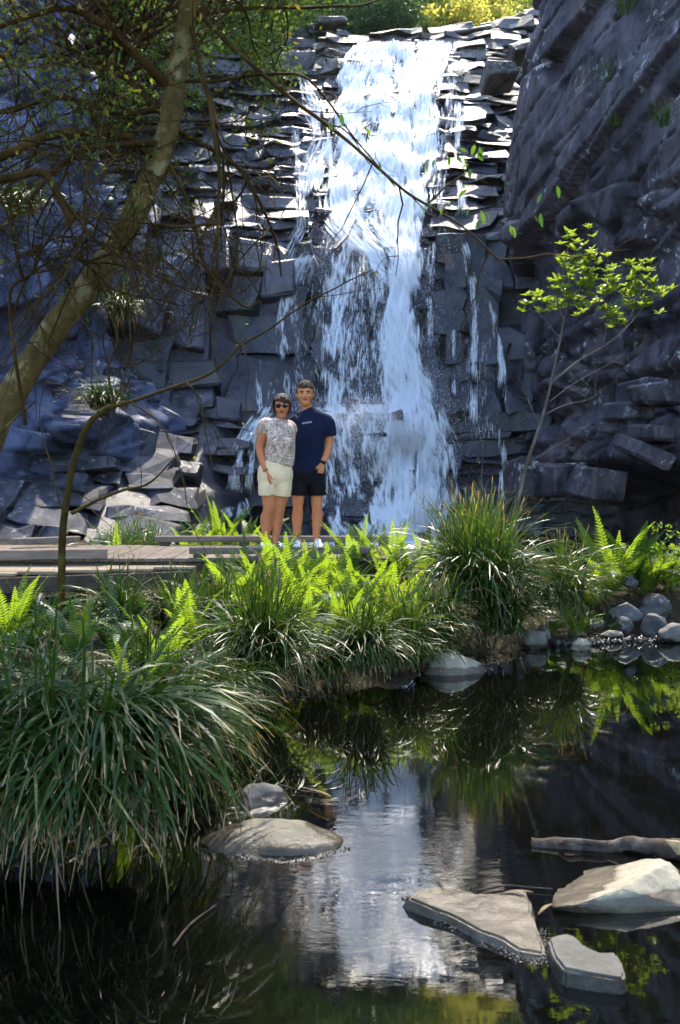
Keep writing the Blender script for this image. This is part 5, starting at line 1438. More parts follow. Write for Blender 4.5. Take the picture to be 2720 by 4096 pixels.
def tussock(loc, spread, length, n, singles, mname, label, seed, width=0.0055, droop=(1.2, 2.6), dead=0.08, bias=None, upright=0.3, group='sedge tussocks along the creek'):
    r = np.random.default_rng(seed)
    width = width * 1.25; n = int(n * 0.72)
    e = empty('sedge_tussock', loc, label, 'grass tussock', group)
    def params(m):
        az = r.uniform(0, 2 * np.pi, m)
        if bias is not None:
            k = r.random(m) < 0.45; az = np.where(k, bias + r.normal(0, 0.7, m), az)
        u = r.random(m) < upright
        ln = length * r.uniform(0.6, 1.12, m)
        e0 = np.where(u, R(1) * r.uniform(72, 90, m), R(1) * r.uniform(45, 85, m))
        dr = np.where(u, r.uniform(0.2, 1.0, m), r.uniform(*droop, m))
        rad = spread * np.sqrt(r.random(m)); a2 = r.uniform(0, 2 * np.pi, m)
        base = np.stack([rad * np.cos(a2), rad * np.sin(a2), r.uniform(-0.03, 0.02, m)], -1)
        return az, ln, e0, dr, base
    az, ln, e0, dr, base = params(n)
    V, F, tint, al = blade_arrays(n, r, base, az, ln, width * r.uniform(0.6, 1.15, n), e0, dr)
    o = obj('fine_blades', mesh_np('fine_blades', V, F, True, tint=tint, along=al), M[mname], e); o['kind'] = 'stuff'
    nd = int(n * dead)
    if nd:
        az, ln, e0, dr, base = params(nd)
        V, F, tint, al = blade_arrays(nd, r, base, az, ln * 0.85, width * r.uniform(0.4, 0.8, nd), e0 - 0.25, dr + 0.7)
        o = obj('dead_blades', mesh_np('dead_blades', V, F, True, tint=tint, along=al), M['blade_dry'], e); o['kind'] = 'stuff'
    pr = blade_protos(mname)
    az, ln, e0, dr, base = params(singles)
    for i in range(singles):
        k = int(np.clip((dr[i] - 0.5) / 0.19, 0, 13))
        s = ln[i]
        obj('leaf_blade', pr[k], None, e, base[i], (r.normal(0, .12), 0, az[i]), (s, s * width / 0.0065 * 1.1 / 1.0, s))
    return e
T = tussock
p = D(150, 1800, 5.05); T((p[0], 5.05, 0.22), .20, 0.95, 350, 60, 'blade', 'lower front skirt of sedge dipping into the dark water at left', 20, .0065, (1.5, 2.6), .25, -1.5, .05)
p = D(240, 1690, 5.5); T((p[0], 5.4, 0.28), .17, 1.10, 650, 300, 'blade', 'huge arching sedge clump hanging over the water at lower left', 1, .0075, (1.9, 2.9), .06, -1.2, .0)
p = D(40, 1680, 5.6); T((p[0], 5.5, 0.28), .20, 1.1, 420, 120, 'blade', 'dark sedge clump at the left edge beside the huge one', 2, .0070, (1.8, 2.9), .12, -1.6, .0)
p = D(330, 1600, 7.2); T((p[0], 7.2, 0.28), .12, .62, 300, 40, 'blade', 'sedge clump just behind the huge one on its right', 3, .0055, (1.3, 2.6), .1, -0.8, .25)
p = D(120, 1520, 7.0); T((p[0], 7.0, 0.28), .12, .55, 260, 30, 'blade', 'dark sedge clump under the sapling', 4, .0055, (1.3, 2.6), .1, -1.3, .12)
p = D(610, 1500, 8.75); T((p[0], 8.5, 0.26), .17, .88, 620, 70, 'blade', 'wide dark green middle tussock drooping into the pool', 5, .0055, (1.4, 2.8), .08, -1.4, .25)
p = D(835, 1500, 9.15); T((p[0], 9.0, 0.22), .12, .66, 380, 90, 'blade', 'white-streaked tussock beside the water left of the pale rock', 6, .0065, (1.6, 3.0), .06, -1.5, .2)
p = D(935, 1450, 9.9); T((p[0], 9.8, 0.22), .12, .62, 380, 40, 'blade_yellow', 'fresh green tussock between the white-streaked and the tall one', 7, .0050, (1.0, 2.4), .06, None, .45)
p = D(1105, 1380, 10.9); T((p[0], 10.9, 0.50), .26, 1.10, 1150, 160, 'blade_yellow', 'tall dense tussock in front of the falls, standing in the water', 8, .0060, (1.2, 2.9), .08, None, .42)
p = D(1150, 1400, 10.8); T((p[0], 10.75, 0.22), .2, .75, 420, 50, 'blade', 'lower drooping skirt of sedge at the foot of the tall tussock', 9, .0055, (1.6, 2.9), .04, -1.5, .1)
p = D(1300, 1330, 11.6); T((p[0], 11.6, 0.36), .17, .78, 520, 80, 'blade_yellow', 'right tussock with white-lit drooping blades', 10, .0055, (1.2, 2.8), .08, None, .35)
p = D(1240, 1350, 11.4); T((p[0], 11.4, 0.33), .14, .62, 300, 30, 'blade', 'small tussock squeezed between the tall and the right one', 11, .005, (1.2, 2.6), .08, None, .3)
p = D(270, 1400, 9.5); T((p[0], 9.5, 0.42), .13, .62, 360, 50, 'blade', 'pale-lit tussock below the landing beside the sapling', 12, .0055, (1.2, 2.6), .1, None, .25)
p = D(395, 1380, 9.6); T((p[0], 9.6, 0.42), .12, .55, 300, 30, 'blade', 'thin tussock below the corner of the landing', 13, .005, (1.0, 2.4), .1, None, .35)
p = D(500, 1420, 9.9); T((p[0], 9.9, 0.40), .12, .52, 260, 30, 'blade', 'low tussock below the front kerb rail', 14, .005, (1.0, 2.4), .1, None, .35)
p = D(140, 1250, 14.2); T((p[0], 14.2, float(ground_z(np.array(p[0]), np.array(14.2)))), .5, .62, 420, 40, 'blade_yellow', 'bright grass behind the left end of the boardwalk', 15, .006, (.8, 2.0), .05, None, .5)
p = D(310, 1245, 14.8); T((p[0], 14.8, float(ground_z(np.array(p[0]), np.array(14.8)))), .45, .66, 360, 40, 'blade_yellow', 'grey green grass behind the boardwalk and sapling', 16, .006, (.8, 2.0), .05, None, .4)
p = D(225, 975, 19.0); T((p[0], 19.3, p[2] + .25), .2, .75, 260, 30, 'blade', 'green grass tuft hanging off the left rock wall', 17, .008, (1.6, 3.0), .08, -1.5, .1)
p = D(265, 720, 21.5); T((p[0], 22.2, p[2]), .2, .9, 160, 20, 'blade', 'pale grass tuft high on the left rock wall', 18, .010, (1.8, 3.0), .3, -1.5, .1)
p = D(30, 480, 19.5); T((p[0], 20.0, p[2]), .25, .9, 160, 10, 'blade', 'grass tuft at the left edge high on the rock', 19, .010, (1.8, 3.0), .2, -1.5, .1)
for k, (dx, dy, Y, s, lab) in enumerate([(1415, 205, 22.6, .7, 'grass tuft on the right cliff near its top'), (1440, 30, 21.5, .9, 'grass tuft at the upper edge of the right cliff'), (1530, 290, 19.6, .5, 'small grass tuft on the right cliff by the picture edge'),
                                      (1420, 290, 22.0, .35, 'tiny tuft in a crack of the right cliff')]):
    p = D(dx, dy, Y); T((p[0], Y, p[2]), .12, s, 110, 8, 'blade_yellow', lab, 30 + k, .006, (.6, 1.8), .1, None, .5)

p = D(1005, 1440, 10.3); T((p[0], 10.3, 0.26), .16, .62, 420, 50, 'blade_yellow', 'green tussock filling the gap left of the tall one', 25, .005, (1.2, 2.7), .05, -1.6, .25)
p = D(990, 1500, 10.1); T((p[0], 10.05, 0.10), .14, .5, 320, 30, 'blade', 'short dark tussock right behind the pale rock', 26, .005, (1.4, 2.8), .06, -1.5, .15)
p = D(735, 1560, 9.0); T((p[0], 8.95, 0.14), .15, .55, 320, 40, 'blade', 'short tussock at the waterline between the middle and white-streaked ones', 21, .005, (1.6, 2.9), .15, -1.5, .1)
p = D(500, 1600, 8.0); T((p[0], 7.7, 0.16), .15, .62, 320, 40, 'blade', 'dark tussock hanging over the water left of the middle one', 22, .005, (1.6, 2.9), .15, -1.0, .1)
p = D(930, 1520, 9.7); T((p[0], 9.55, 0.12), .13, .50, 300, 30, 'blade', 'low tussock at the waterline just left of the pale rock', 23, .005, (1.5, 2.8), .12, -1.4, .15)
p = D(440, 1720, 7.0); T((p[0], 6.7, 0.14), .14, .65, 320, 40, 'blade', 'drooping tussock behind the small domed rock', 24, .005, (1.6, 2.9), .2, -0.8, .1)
# ------------------------------------------------------------------ low undergrowth covering the bank
def leaf_cloud(C, size, r, aspect=0.42, updir=None, jit=1.0):
    """C: centres (n,3); one kite-shaped folded leaf each"""
    n = len(C)
    d = r.normal(0, 1, (n, 3)) * jit
    if updir is not None: d = d + np.array(updir)
    d /= np.linalg.norm(d, axis=1, keepdims=True)
    s = np.cross(d, r.normal(0, 1, (n, 3))); s /= np.linalg.norm(s, axis=1, keepdims=True) + 1e-9
    nn = np.cross(d, s)
    L = size * r.uniform(0.6, 1.25, n)[:, None]; W = L * aspect * 0.5
    m = C + d * L * 0.45
    V = np.stack([C, m + s * W + nn * W * 0.35, C + d * L, m - s * W + nn * W * 0.35], 1)
    b = (np.arange(n) * 4)[:, None]
    F = np.concatenate([b + np.array([[0, 1, 2]]), b + np.array([[0, 2, 3]])])
    return V.reshape(-1, 3), F, np.repeat(r.random(n), 4)
r = np.random.default_rng(88)
n = 26000
cx = r.uniform(-4.5, 5.0, n); cy = r.uniform(4.5, 15.0, n)
d = shore_dist(cx, cy)
k = (d > 0.02) & ~((cy > 11.3) & (cy < 13.2) & (cx < 2.3)) & ~((cx > 1.7) & (d < 1.0)) & (fbm(np.stack([cx, cy, 0 * cx], -1) * 1.6, 3, 4) > -0.25)
cx, cy, d = cx[k], cy[k], d[k]
cz = ground_z(cx, cy) + r.random(len(cx)) ** 1.5 * np.clip(0.12 + 0.25 * fbm(np.stack([cx, cy, 0 * cx], -1) * 2.2, 2, 6), 0.03, 0.4)
V, F, tint = leaf_cloud(np.stack([cx, cy, cz], -1), 0.05, r, 0.4, (0, 0, 0.8))
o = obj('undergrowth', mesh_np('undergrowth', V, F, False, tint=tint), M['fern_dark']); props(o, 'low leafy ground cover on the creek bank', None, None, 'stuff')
n = 3000
cx = r.uniform(-3.5, 3.5, n); cy = r.uniform(4.5, 11.3, n); dd = shore_dist(cx, cy); k = (dd > -0.05) & (dd < 2.5); cx, cy = cx[k], cy[k]
V, F, tint = leaf_cloud(np.stack([cx, cy, ground_z(cx, cy) + 0.01 + 0.1 * r.random(len(cx)) ** 3], -1), 0.07, r, 0.18, None, 1.0)
o = obj('leaf_litter', mesh_np('leaf_litter', V, F, False, tint=tint), M['blade_dry']); props(o, 'dry leaf litter on the bank', None, None, 'stuff')
# ------------------------------------------------------------------ trees
def grow(r, p, d, length, r0, nseg=6, wander=0.25, grav=0.0, taper=0.35):
    P = [np.array(p, float)]; d = np.array(d, float); d /= np.linalg.norm(d)
    for i in range(nseg):
        d = d + r.normal(0, wander, 3) + np.array([0, 0, grav]); d /= np.linalg.norm(d)
        P.append(P[-1] + d * length / nseg)
    return np.array(P), np.linspace(r0, r0 * taper, nseg + 1)

def sprays(r, limbs, n1, l1, r1, n2, l2, r2, n3, l3, r3, bias=(0, 0, 0), grav=0.0, start=0.15):
    """twigs of three orders growing from the given limbs; returns their lines and the leaf points"""
    L1, L2, L3, tips = [], [], [], []
    def kids(lines, dens, ln, rad, out, g):
        for P, _ in lines:
            seg = np.linalg.norm(np.diff(P, axis=0), axis=1).sum()
            for _k in range(max(1, int(r.poisson(dens * seg)))):
                t = r.uniform(start, 1.0) * (len(P) - 1); i = min(int(t), len(P) - 2)
                p = P[i] + (P[i + 1] - P[i]) * (t - i); tg = P[i + 1] - P[i]; tg /= np.linalg.norm(tg) + 1e-9
                d = tg * 0.55 + r.normal(0, 0.6, 3) + np.array(bias)
                out.append(grow(r, p, d, ln * r.uniform(0.5, 1.3), rad * r.uniform(0.7, 1.2), 5, 0.22, g))
    kids(limbs, n1, l1, r1, L1, grav); kids(L1, n2, l2, r2, L2, grav); kids(L2, n3, l3, r3, L3, grav)
    for P, _ in L2 + L3:
        tips.append(P[2:])
    return L1, L2, L3, np.concatenate(tips) if tips else np.zeros((0, 3))

# --- the leaning tree on the left
rt = np.random.default_rng(9)
TY = 6.2
tb = np.array([-2.75, 6.3, 0.1])
tree = empty('leaning_tree', tb, 'large tree leaning in from the left with a tangle of bare twigs', 'tree')
tp = [tb, np.array([-2.35, 6.25, 0.9]), D(-40, 1030, TY), D(30, 905, TY), D(125, 755, TY), D(215, 640, TY), D(290, 535, TY), D(350, 425, TY), D(385, 320, TY), D(402, 200, TY), D(420, 90, TY), D(436, 0, TY), D(455, -150, TY), D(480, -330, TY)]
P = smooth_line(tp, 90) - tb
P += 0.02 * np.stack([vnoise(P * 2.2, 1), vnoise(P * 2.2, 2), 0 * P[:, 0]], -1)
rad = np.interp(np.linspace(0, 1, 90), [0, .12, .3, .45, .6, .8, 1], [.12, .085, .071, .067, .060, .052, .04])
V, F = tubes([(P, rad)], 20)
V = V * 1.0 + (0.008 * fbm(V * 9, 4, 6))[:, None] * (V - P[np.clip(np.searchsorted(P[:, 2], V[:, 2]), 0, 89)]) / 0.07
obj('trunk', mesh_np('trunk', V, F, True), M['bark'], tree)
pp = smooth_line([D(232, 650, TY - .05), D(243, 657, TY - .12)], 6) - tb
V, F = tubes([(pp, np.linspace(.035, .022, 6))], 10); obj('branch_stub', mesh_np('branch_stub', V, F, True), M['bark'], tree)
LIMBS = [ # traced limbs: places, depth at start, depth at end, radius start, end
    ([(436, 10), (520, 90), (600, 165), (680, 235), (745, 285), (810, 335), (880, 395), (940, 445), (1010, 490), (1075, 530), (1150, 600)], 6.2, 5.4, .013, .004),
    ([(410, 190), (520, 185), (640, 170), (700, 178), (745, 225), (800, 300), (850, 360), (910, 430)], 6.2, 5.6, .010, .003),
    ([(440, 40), (560, 20), (700, 18), (820, 15), (900, -10)], 6.2, 6.8, .013, .005),
    ([(400, 210), (330, 150), (240, 60), (160, 20), (60, 40), (-60, 80)], 6.2, 5.6, .030, .010),
    ([(395, 270), (310, 190), (210, 150), (100, 130), (-40, 170)], 6.2, 6.9, .026, .008),
    ([(-60, 380), (40, 345), (120, 312), (220, 305), (300, 320), (370, 390)], 5.6, 6.2, .024, .020),
    ([(-50, 425), (30, 408), (95, 398), (130, 440), (165, 515)], 5.4, 5.5, .022, .016),
    ([(385, 330), (300, 330), (180, 350), (60, 470), (-40, 560)], 6.2, 5.6, .020, .007),
    ([(440, 60), (470, 170), (488, 290), (505, 400), (505, 520), (505, 620)], 6.1, 5.8, .013, .006),
    ([(200, 330), (196, 430), (198, 540), (200, 640)], 6.0, 5.9, .008, .004),
    ([(395, 290), (460, 330), (540, 380), (600, 470), (640, 560), (650, 640)], 6.3, 6.6, .016, .005),
    ([(380, 360), (440, 480), (480, 620), (560, 700), (600, 690)], 6.2, 6.3, .012, .004),
    ([(430, 60), (500, 10), (600, -60), (720, -120)], 6.2, 6.4, .03, .012),
    ([(450, -100), (380, -200), (260, -280), (100, -320)], 6.2, 5.6, .035, .012),
    ([(450, -140), (560, -260), (700, -330), (860, -380)], 6.2, 5.8, .035, .012),
    ([(400, 240), (280, 260), (140, 220), (20, 260), (-60, 250)], 6.2, 6.6, .02, .008),
    ([(60, 980), (20, 700), (60, 640), (150, 590), (230, 610)], 5.9, 6.1, .010, .004),
]
limbs = []
for path, y0, y1, ra, rb2 in LIMBS:
    t = np.linspace(y0, y1, len(path))
    q = smooth_line([D(a, b_, y) for (a, b_), y in zip(path, t)], 5 * len(path)) - tb
    q += 0.012 * np.stack([vnoise(q * 4, 11), vnoise(q * 4, 12), vnoise(q * 4, 13)], -1)
    rr = np.linspace(ra, rb2, len(q)); limbs.append((q, rr))
    V, F = tubes([(q, rr)], 8); obj('limb', mesh_np('limb', V, F, True), M['bark_twig'], tree)
def in_view_window(P, xr, yr):
    W = P + tb
    px = (W[:, 0] / W[:, 1] * FPX + 1360) / K; py = (HORIZON - (W[:, 2] - CAMH) / W[:, 1] * FPX) / K
    return px, py
L1, L2, L3, tips = sprays(rt, limbs[2:], 8.6, .95, .0075, 6.0, .5, .0042, 5.0, .28, .0026, (0.05, 0, -0.12), -0.02)
La, Lb, Lc, tips2 = sprays(rt, limbs[:2], 2.2, .50, .0045, 2.0, .28, .0025, 1.0, .16, .0015, (0.1, 0, -0.15), -0.03)
def trim(lines):                                   # twigs stop short of the open view of the falls and of the couple
    out = []
    for P, q in lines:
        px, py = in_view_window(P, 0, 0)
        lim = np.interp(py, [-400, 0, 150, 300, 500, 700, 900], [900, 720, 690, 680, 680, 620, 300])
        if (px < lim).all(): out.append((P, q))
    return out
L1, L2, L3 = trim(L1), trim(L2), trim(L3)
V, F = tubes(L1 + La, 5, False); o = obj('twigs', mesh_np('twigs', V, F, True), M['bark_twig'], tree); o['kind'] = 'stuff'
V, F = tubes(L2 + L3 + Lb + Lc, 3, False); o = obj('fine_twigs', mesh_np('fine_twigs', V, F, True), M['bark_twig'], tree); o['kind'] = 'stuff'
px, py = in_view_window(tips, 0, 0)
lim = np.interp(py, [-400, 0, 150, 300, 500, 700, 900], [900, 700, 670, 640, 560, 400, 250])
dens = np.interp(py, [-400, 0, 250, 380, 480, 650, 800], [0.6, 0.55, 0.42, 0.22, 0.08, 0.03, 0.0])
kp = (px < lim) & (rt.random(len(px)) < dens)
C = tips[kp]; C = np.repeat(C, 4, axis=0) + rt.normal(0, .05, (4 * len(C), 3))
V, F, tint = leaf_cloud(C, 0.038, rt, 0.45, (0, 0, -0.3))
o = obj('foliage', mesh_np('foliage', V, F, False, tint=tint), M['canopy'], tree); o['kind'] = 'stuff'
# unseen crown foliage, added above the picture to shade the big sedge
cu = rt.normal(0, 1, (170, 3)); cu /= np.linalg.norm(cu, axis=1, keepdims=True); cu *= rt.random((170, 1)) ** 0.4
cu = cu * np.array([2.0, 1.5, 1.1]) + np.array([-1.5, 9.9, 7.0]) - tb
st = [smooth_line([limbs[[3, 13, 14, 4, 12][i % 5]][0][rt.integers(8, 18)], cu[i] * .6 + P[-1] * .4 if False else cu[i] - np.array([.2, .1, .5]), cu[i]], 6) for i in range(170)]
V, F = tubes([(s_, np.linspace(.012, .004, 6)) for s_ in st], 4, False); o = obj('unseen_shade_branches', mesh_np('unseen_shade_branches', V, F, True), M['bark_twig'], tree); o['kind'] = 'stuff'
V, F, tint = leaf_cloud(np.repeat(cu, 90, 0) + rt.normal(0, .24, (170 * 90, 3)), 0.06, rt, 0.5, (0, 0, -.2)); o = obj('unseen_shade_crown', mesh_np('unseen_shade_crown', V, F, False, tint=tint), M['canopy'], tree); o['kind'] = 'stuff'
print('tree leaves', len(C), 'twigs', len(L1), len(L2), len(L3))

# larger leaves near the end of the long drooping limb, one by one
def leaf_mesh(name, L, Wd, m, seed=0, seg=6):
    t = np.linspace(0, 1, seg + 1); wv = Wd * np.sin(np.pi * np.clip(t, 0.02, 0.98)) ** 0.8
    z = -0.18 * L * t ** 2
    V = np.stack([np.stack([t * L, -wv, z + wv * .35], -1), np.stack([t * L, 0 * t, z], -1), np.stack([t * L, wv, z + wv * .35], -1)], 1).reshape(-1, 3)
    q = np.array([[3 * i + e, 3 * i + e + 1, 3 * i + e + 4, 3 * i + e + 3] for i in range(seg) for e in (0, 1)])
    me = mesh_np(name, V, q, True, tint=np.full(len(V), 0.1 * seed)); me.materials.append(m); return me
M['canopy_big'] = leaf_mat('green hanging leaf', (0.035, 0.085, 0.02), (0.06, 0.13, 0.02), (0.12, 0.18, 0.025), 0.45, 0.4)
lm = [leaf_mesh('leaf', .055, .010, M['canopy_big'], k) for k in range(3)]
for k, (dx, dy) in enumerate([(828, 275), (840, 290), (815, 285), (842, 305), (850, 300), (1085, 330), (1095, 345), (1105, 335), (1070, 370), (1085, 375), (1060, 380), (1078, 400), (1090, 395), (1075, 425), (1080, 440), (1000, 370), (990, 365), (1040, 365), (1050, 360), (1110, 490), (1100, 480), (1120, 500), (1095, 470), (1240, 490), (1225, 492), (1175, 515), (1180, 525), (1255, 440), (1280, 440), (1010, 470), (1030, 475), (985, 465), (960, 480), (1050, 465), (1065, 480), (885, 370), (790, 265), (760, 285), (1060, 345), (1070, 355)]):
    p = D(dx + rt.normal(0, 5), dy + rt.normal(0, 5), 5.5 - .0002 * dx) - tb
    obj('leaf', lm[k % 3], None, tree, p, (rt.normal(0, .6), rt.uniform(.2, 1.3), rt.uniform(-3, 3)), rt.uniform(.7, 1.25))

# --- the sapling on the bank
rs = np.random.default_rng(19)
SY = 9.4
sb = at_ground(140, 1390, SY); sb = np.array(sb)
sap = empty('sapling', sb, 'thin crooked sapling with long bare branches in front of the boardwalk', 'tree')
SL = [([(142, 1400), (140, 1330), (145, 1230), (158, 1130), (172, 1060), (200, 985), (240, 945), (262, 938)], 9.4, 9.2, .034, .022),
      ([(262, 938), (330, 918), (430, 882), (500, 850), (560, 795), (620, 760), (700, 700), (780, 660), (860, 622)], 9.2, 8.6, .015, .004),
      ([(165, 1185), (230, 1150), (290, 1130), (340, 1115), (400, 1060)], 9.3, 9.0, .016, .006),
      ([(262, 938), (250, 850), (270, 780), (240, 700), (215, 640), (210, 560)], 9.2, 9.3, .010, .003),
      ([(262, 938), (290, 860), (300, 760), (290, 660), (310, 560)], 9.2, 9.1, .009, .003),
      ([(430, 882), (460, 920), (475, 1000), (490, 1080)], 9.0, 8.9, .007, .003),
      ([(500, 850), (490, 760), (520, 660), (560, 560)], 8.9, 8.8, .007, .003),
      ([(300, 925), (380, 990), (420, 1100), (440, 1200), (480, 1280)], 9.1, 8.7, .006, .003),
      ([(560, 795), (575, 850), (570, 900), (560, 960)], 8.8, 8.7, .005, .002),
      ([(150, 1200), (120, 1080), (90, 960), (110, 860)], 9.3, 9.4, .007, .003)]
sl_ = []
for k, (path, y0, y1, ra, rb2) in enumerate(SL):
    t = np.linspace(y0, y1, len(path))
    q = smooth_line([D(a, b_, y) for (a, b_), y in zip(path, t)], 5 * len(path)) - sb
    q += 0.010 * np.stack([vnoise(q * 5, 21), vnoise(q * 5, 22), vnoise(q * 5, 23)], -1)
    if k == 0: q[0, 2] = -0.1
    rr = np.linspace(ra, rb2, len(q)); sl_.append((q, rr))
    V, F = tubes([(q, rr)], 8); obj('trunk' if k == 0 else 'branch', mesh_np('branch', V, F, True), M['bark_sapling'], sap)
A1, A2, A3, tp_ = sprays(rs, sl_[1:], 2.6, .55, .0038, 2.4, .32, .0022, 1.6, .18, .0014, (0.05, 0, 0.0), -0.03, .1)
def clear(P):                                      # no twig crosses the couple's faces and chests
    W = P + sb; a = (W[:, 0] / W[:, 1] * FPX + 1360) / K; c = (HORIZON - (W[:, 2] - CAMH) / W[:, 1] * FPX) / K
    return ~((a > 585) & (a < 775) & (c > 870) & (c < 1110))
V, F = tubes([q for q in A1 + A2 + A3 if clear(q[0]).all()], 3, False); o = obj('twigs', mesh_np('twigs', V, F, True), M['bark_twig'], sap); o['kind'] = 'stuff'
tp_ = tp_[clear(tp_)]
kp = rs.random(len(tp_)) < 0.16
V, F, tint = leaf_cloud(tp_[kp], 0.030, rs, 0.6, (0, 0, 0.3))
M['sprout'] = leaf_mat('fresh sprouting leaf', (0.10, 0.17, 0.02), (0.15, 0.22, 0.025), (0.2, 0.2, 0.03), 0.5, 0.45)
o = obj('foliage', mesh_np('foliage', V, F, False, tint=tint), M['sprout'], sap); o['kind'] = 'stuff'

# --- the yellow-green shrub in front of the right wall
SHY = 12.3
hb = np.array(at_ground(1192, 1190, SHY))
shr = empty('leafy_shrub', hb, 'slender shrub with bright yellow green leaves before the right rock wall', 'shrub')
SH = [([(1188, 1260), (1195, 1160), (1215, 1070), (1245, 980), (1262, 920), (1275, 860), (1288, 800), (1300, 740), (1320, 660)], .024, .008),
      ([(1275, 880), (1330, 835), (1390, 800), (1440, 760), (1490, 700)], .012, .005), ([(1300, 740), (1285, 690), (1300, 620), (1310, 570)], .009, .004),
      ([(1310, 700), (1350, 650), (1375, 600)], .007, .003), ([(1290, 780), (1250, 730), (1220, 712)], .006, .003), ([(1440, 760), (1470, 690), (1480, 630)], .006, .003),
      ([(1390, 800), (1400, 740), (1400, 690)], .006, .003), ([(1245, 980), (1225, 940), (1200, 880)], .006, .002), ([(1250, 960), (1300, 935), (1360, 920), (1400, 890)], .007, .002),
      ([(1262, 930), (1330, 880), (1420, 830), (1450, 800)], .006, .002), ([(1215, 1070), (1280, 1030), (1330, 1000)], .005, .002)]
hl = []
for k, (path, ra, rb2) in enumerate(SH):
    q = smooth_line([D(a, b_, SHY - 0.1 * (k % 3) * i / len(path)) for i, (a, b_) in enumerate(path)], 5 * len(path)) - hb
    if k == 0: q[0, 2] = -0.05
    rr = np.linspace(ra, rb2, len(q)); hl.append((q, rr))
    V, F = tubes([(q, rr)], 7); obj('stem' if k == 0 else 'branch', mesh_np('branch', V, F, True), M['bark_pale'], shr)
rh = np.random.default_rng(23)
A1, A2, A3, tp_ = sprays(rh, hl[1:], 2.5, .35, .003, 2.2, .2, .002, .5, .1, .0012, (0.1, 0, 0.2), 0.0, .1)
V, F = tubes(A1 + A2, 3, False); o = obj('twigs', mesh_np('twigs', V, F, True), M['bark_pale'], shr); o['kind'] = 'stuff'
lms = [leaf_mesh('leaf', .088, .021, M['shrub'], k) for k in range(4)]
BL = [(1320, 560, 28), (1305, 600, 30), (1370, 595, 30), (1345, 610, 26), (1280, 650, 30), (1330, 655, 34), (1245, 700, 24), (1275, 710, 26), (1390, 645, 32), (1410, 665, 26), (1480, 625, 26), (1510, 665, 28), (1450, 690, 34), (1400, 720, 30), (1345, 700, 30), (1490, 700, 32), (1430, 740, 26), (1530, 680, 16), (1215, 712, 12), (1365, 660, 30), (1470, 660, 26), (1310, 690, 28)]
cnt = 0
extra = []
for dx, dy, rad_ in BL:
    for _w in range(10 if rad_ > 20 else 3):
        c = D(dx + rh.normal(0, rad_ * .55), dy + rh.normal(0, rad_ * .5), SHY + rh.normal(0, .12)) - hb
        a0 = rh.uniform(0, 6.28)
        for m_ in range(6):
            az = a0 + m_ * 1.05 + rh.normal(0, .2); tl = rh.uniform(-1.2, -.3)
            if cnt < 300:
                obj('leaf', lms[rh.integers(0, 4)], None, shr, c, (0, tl, az), rh.uniform(.65, 1.2)); cnt += 1
            else: extra.append((c, az, tl))
me0 = np.array([v.co[:] for v in lms[0].vertices]); f0 = np.array([list(p.vertices) for p in lms[0].polygons])
Vx, Fx, Tx = [], [], []
for k, (c, az, tl) in enumerate(extra):
    Rm = np.array(Euler((0, tl, az)).to_matrix()); Vx.append(me0 * rh.uniform(.65, 1.2) @ Rm.T + c); Fx.append(f0 + k * len(me0)); Tx.append(np.full(len(me0), rh.random()))
o = obj('foliage', mesh_np('foliage', np.concatenate(Vx), np.concatenate(Fx), True, tint=np.concatenate(Tx)), M['shrub'], shr); o['kind'] = 'stuff'

# small dry sprig in front of the dark recess, and leafy bush at the right edge
rq = np.random.default_rng(29)
db = np.array(at_ground(1110, 1120, 12.0))
dry = empty('dry_sprig', db, 'small half dry twiggy plant behind the tall tussock', 'plant')
q = smooth_line([db, D(1108, 1150, 12.0), D(1112, 1080, 12.0), D(1115, 1020, 12.0)], 16) - db
V, F = tubes([(q, np.linspace(.008, .003, 16))], 6); obj('stem', mesh_np('stem', V, F, True), M['bark_pale'], dry)
A1, A2, A3, tp_ = sprays(rq, [(q[8:], None)], 14, .28, .002, 3, .12, .0012, .5, .06, .001, (0, 0, .5), 0.02)
V, F = tubes(A1 + A2, 3, False); o = obj('twigs', mesh_np('twigs', V, F, True), M['bark_pale'], dry); o['kind'] = 'stuff'
V, F, tint = leaf_cloud(tp_[::2], 0.05, rq, 0.35, (0, 0, .4)); o = obj('foliage', mesh_np('foliage', V, F, False, tint=tint), M['blade_yellow'], dry); o['kind'] = 'stuff'
for k, (dx, dy, Y, w_, h_, lab) in enumerate([(1530, 1300, 12.8, .35, .6, 'leafy green bush at the right edge above the boulders'), (1350, 1420, 11.75, .2, .18, 'low weedy plant among the right shore stones'), (30, 1480, 8.0, .4, .3, 'dark leafy plant at the left edge under the landing')]):
    cb = np.array(at_ground(dx, dy, Y)); e = empty('leafy_bush', cb, lab, 'bush', 'small bushes on the bank')
    st = [grow(rq, (rq.normal(0, .05), rq.normal(0, .05), 0), (rq.normal(0, .5), rq.normal(0, .5), 1), h_ * rq.uniform(.7, 1.3), .005, 6, .18) for _ in range(9)]
    V, F = tubes(st, 4, False); obj('stem', mesh_np('stem', V, F, True), M['bark_twig'], e)
    A1, A2, A3, tp_ = sprays(rq, st, 14, w_ * .6, .002, 8, w_ * .3, .0012, 1, .05, .001, (0, 0, .2))
    V, F, tint = leaf_cloud(np.repeat(tp_, 2, 0) + rq.normal(0, .015, (2 * len(tp_), 3)), 0.042, rq, 0.45, (0, 0, .5)); o = obj('foliage', mesh_np('foliage', V, F, False, tint=tint), M['fern' if k == 0 else 'fern_dark'], e); o['kind'] = 'stuff'

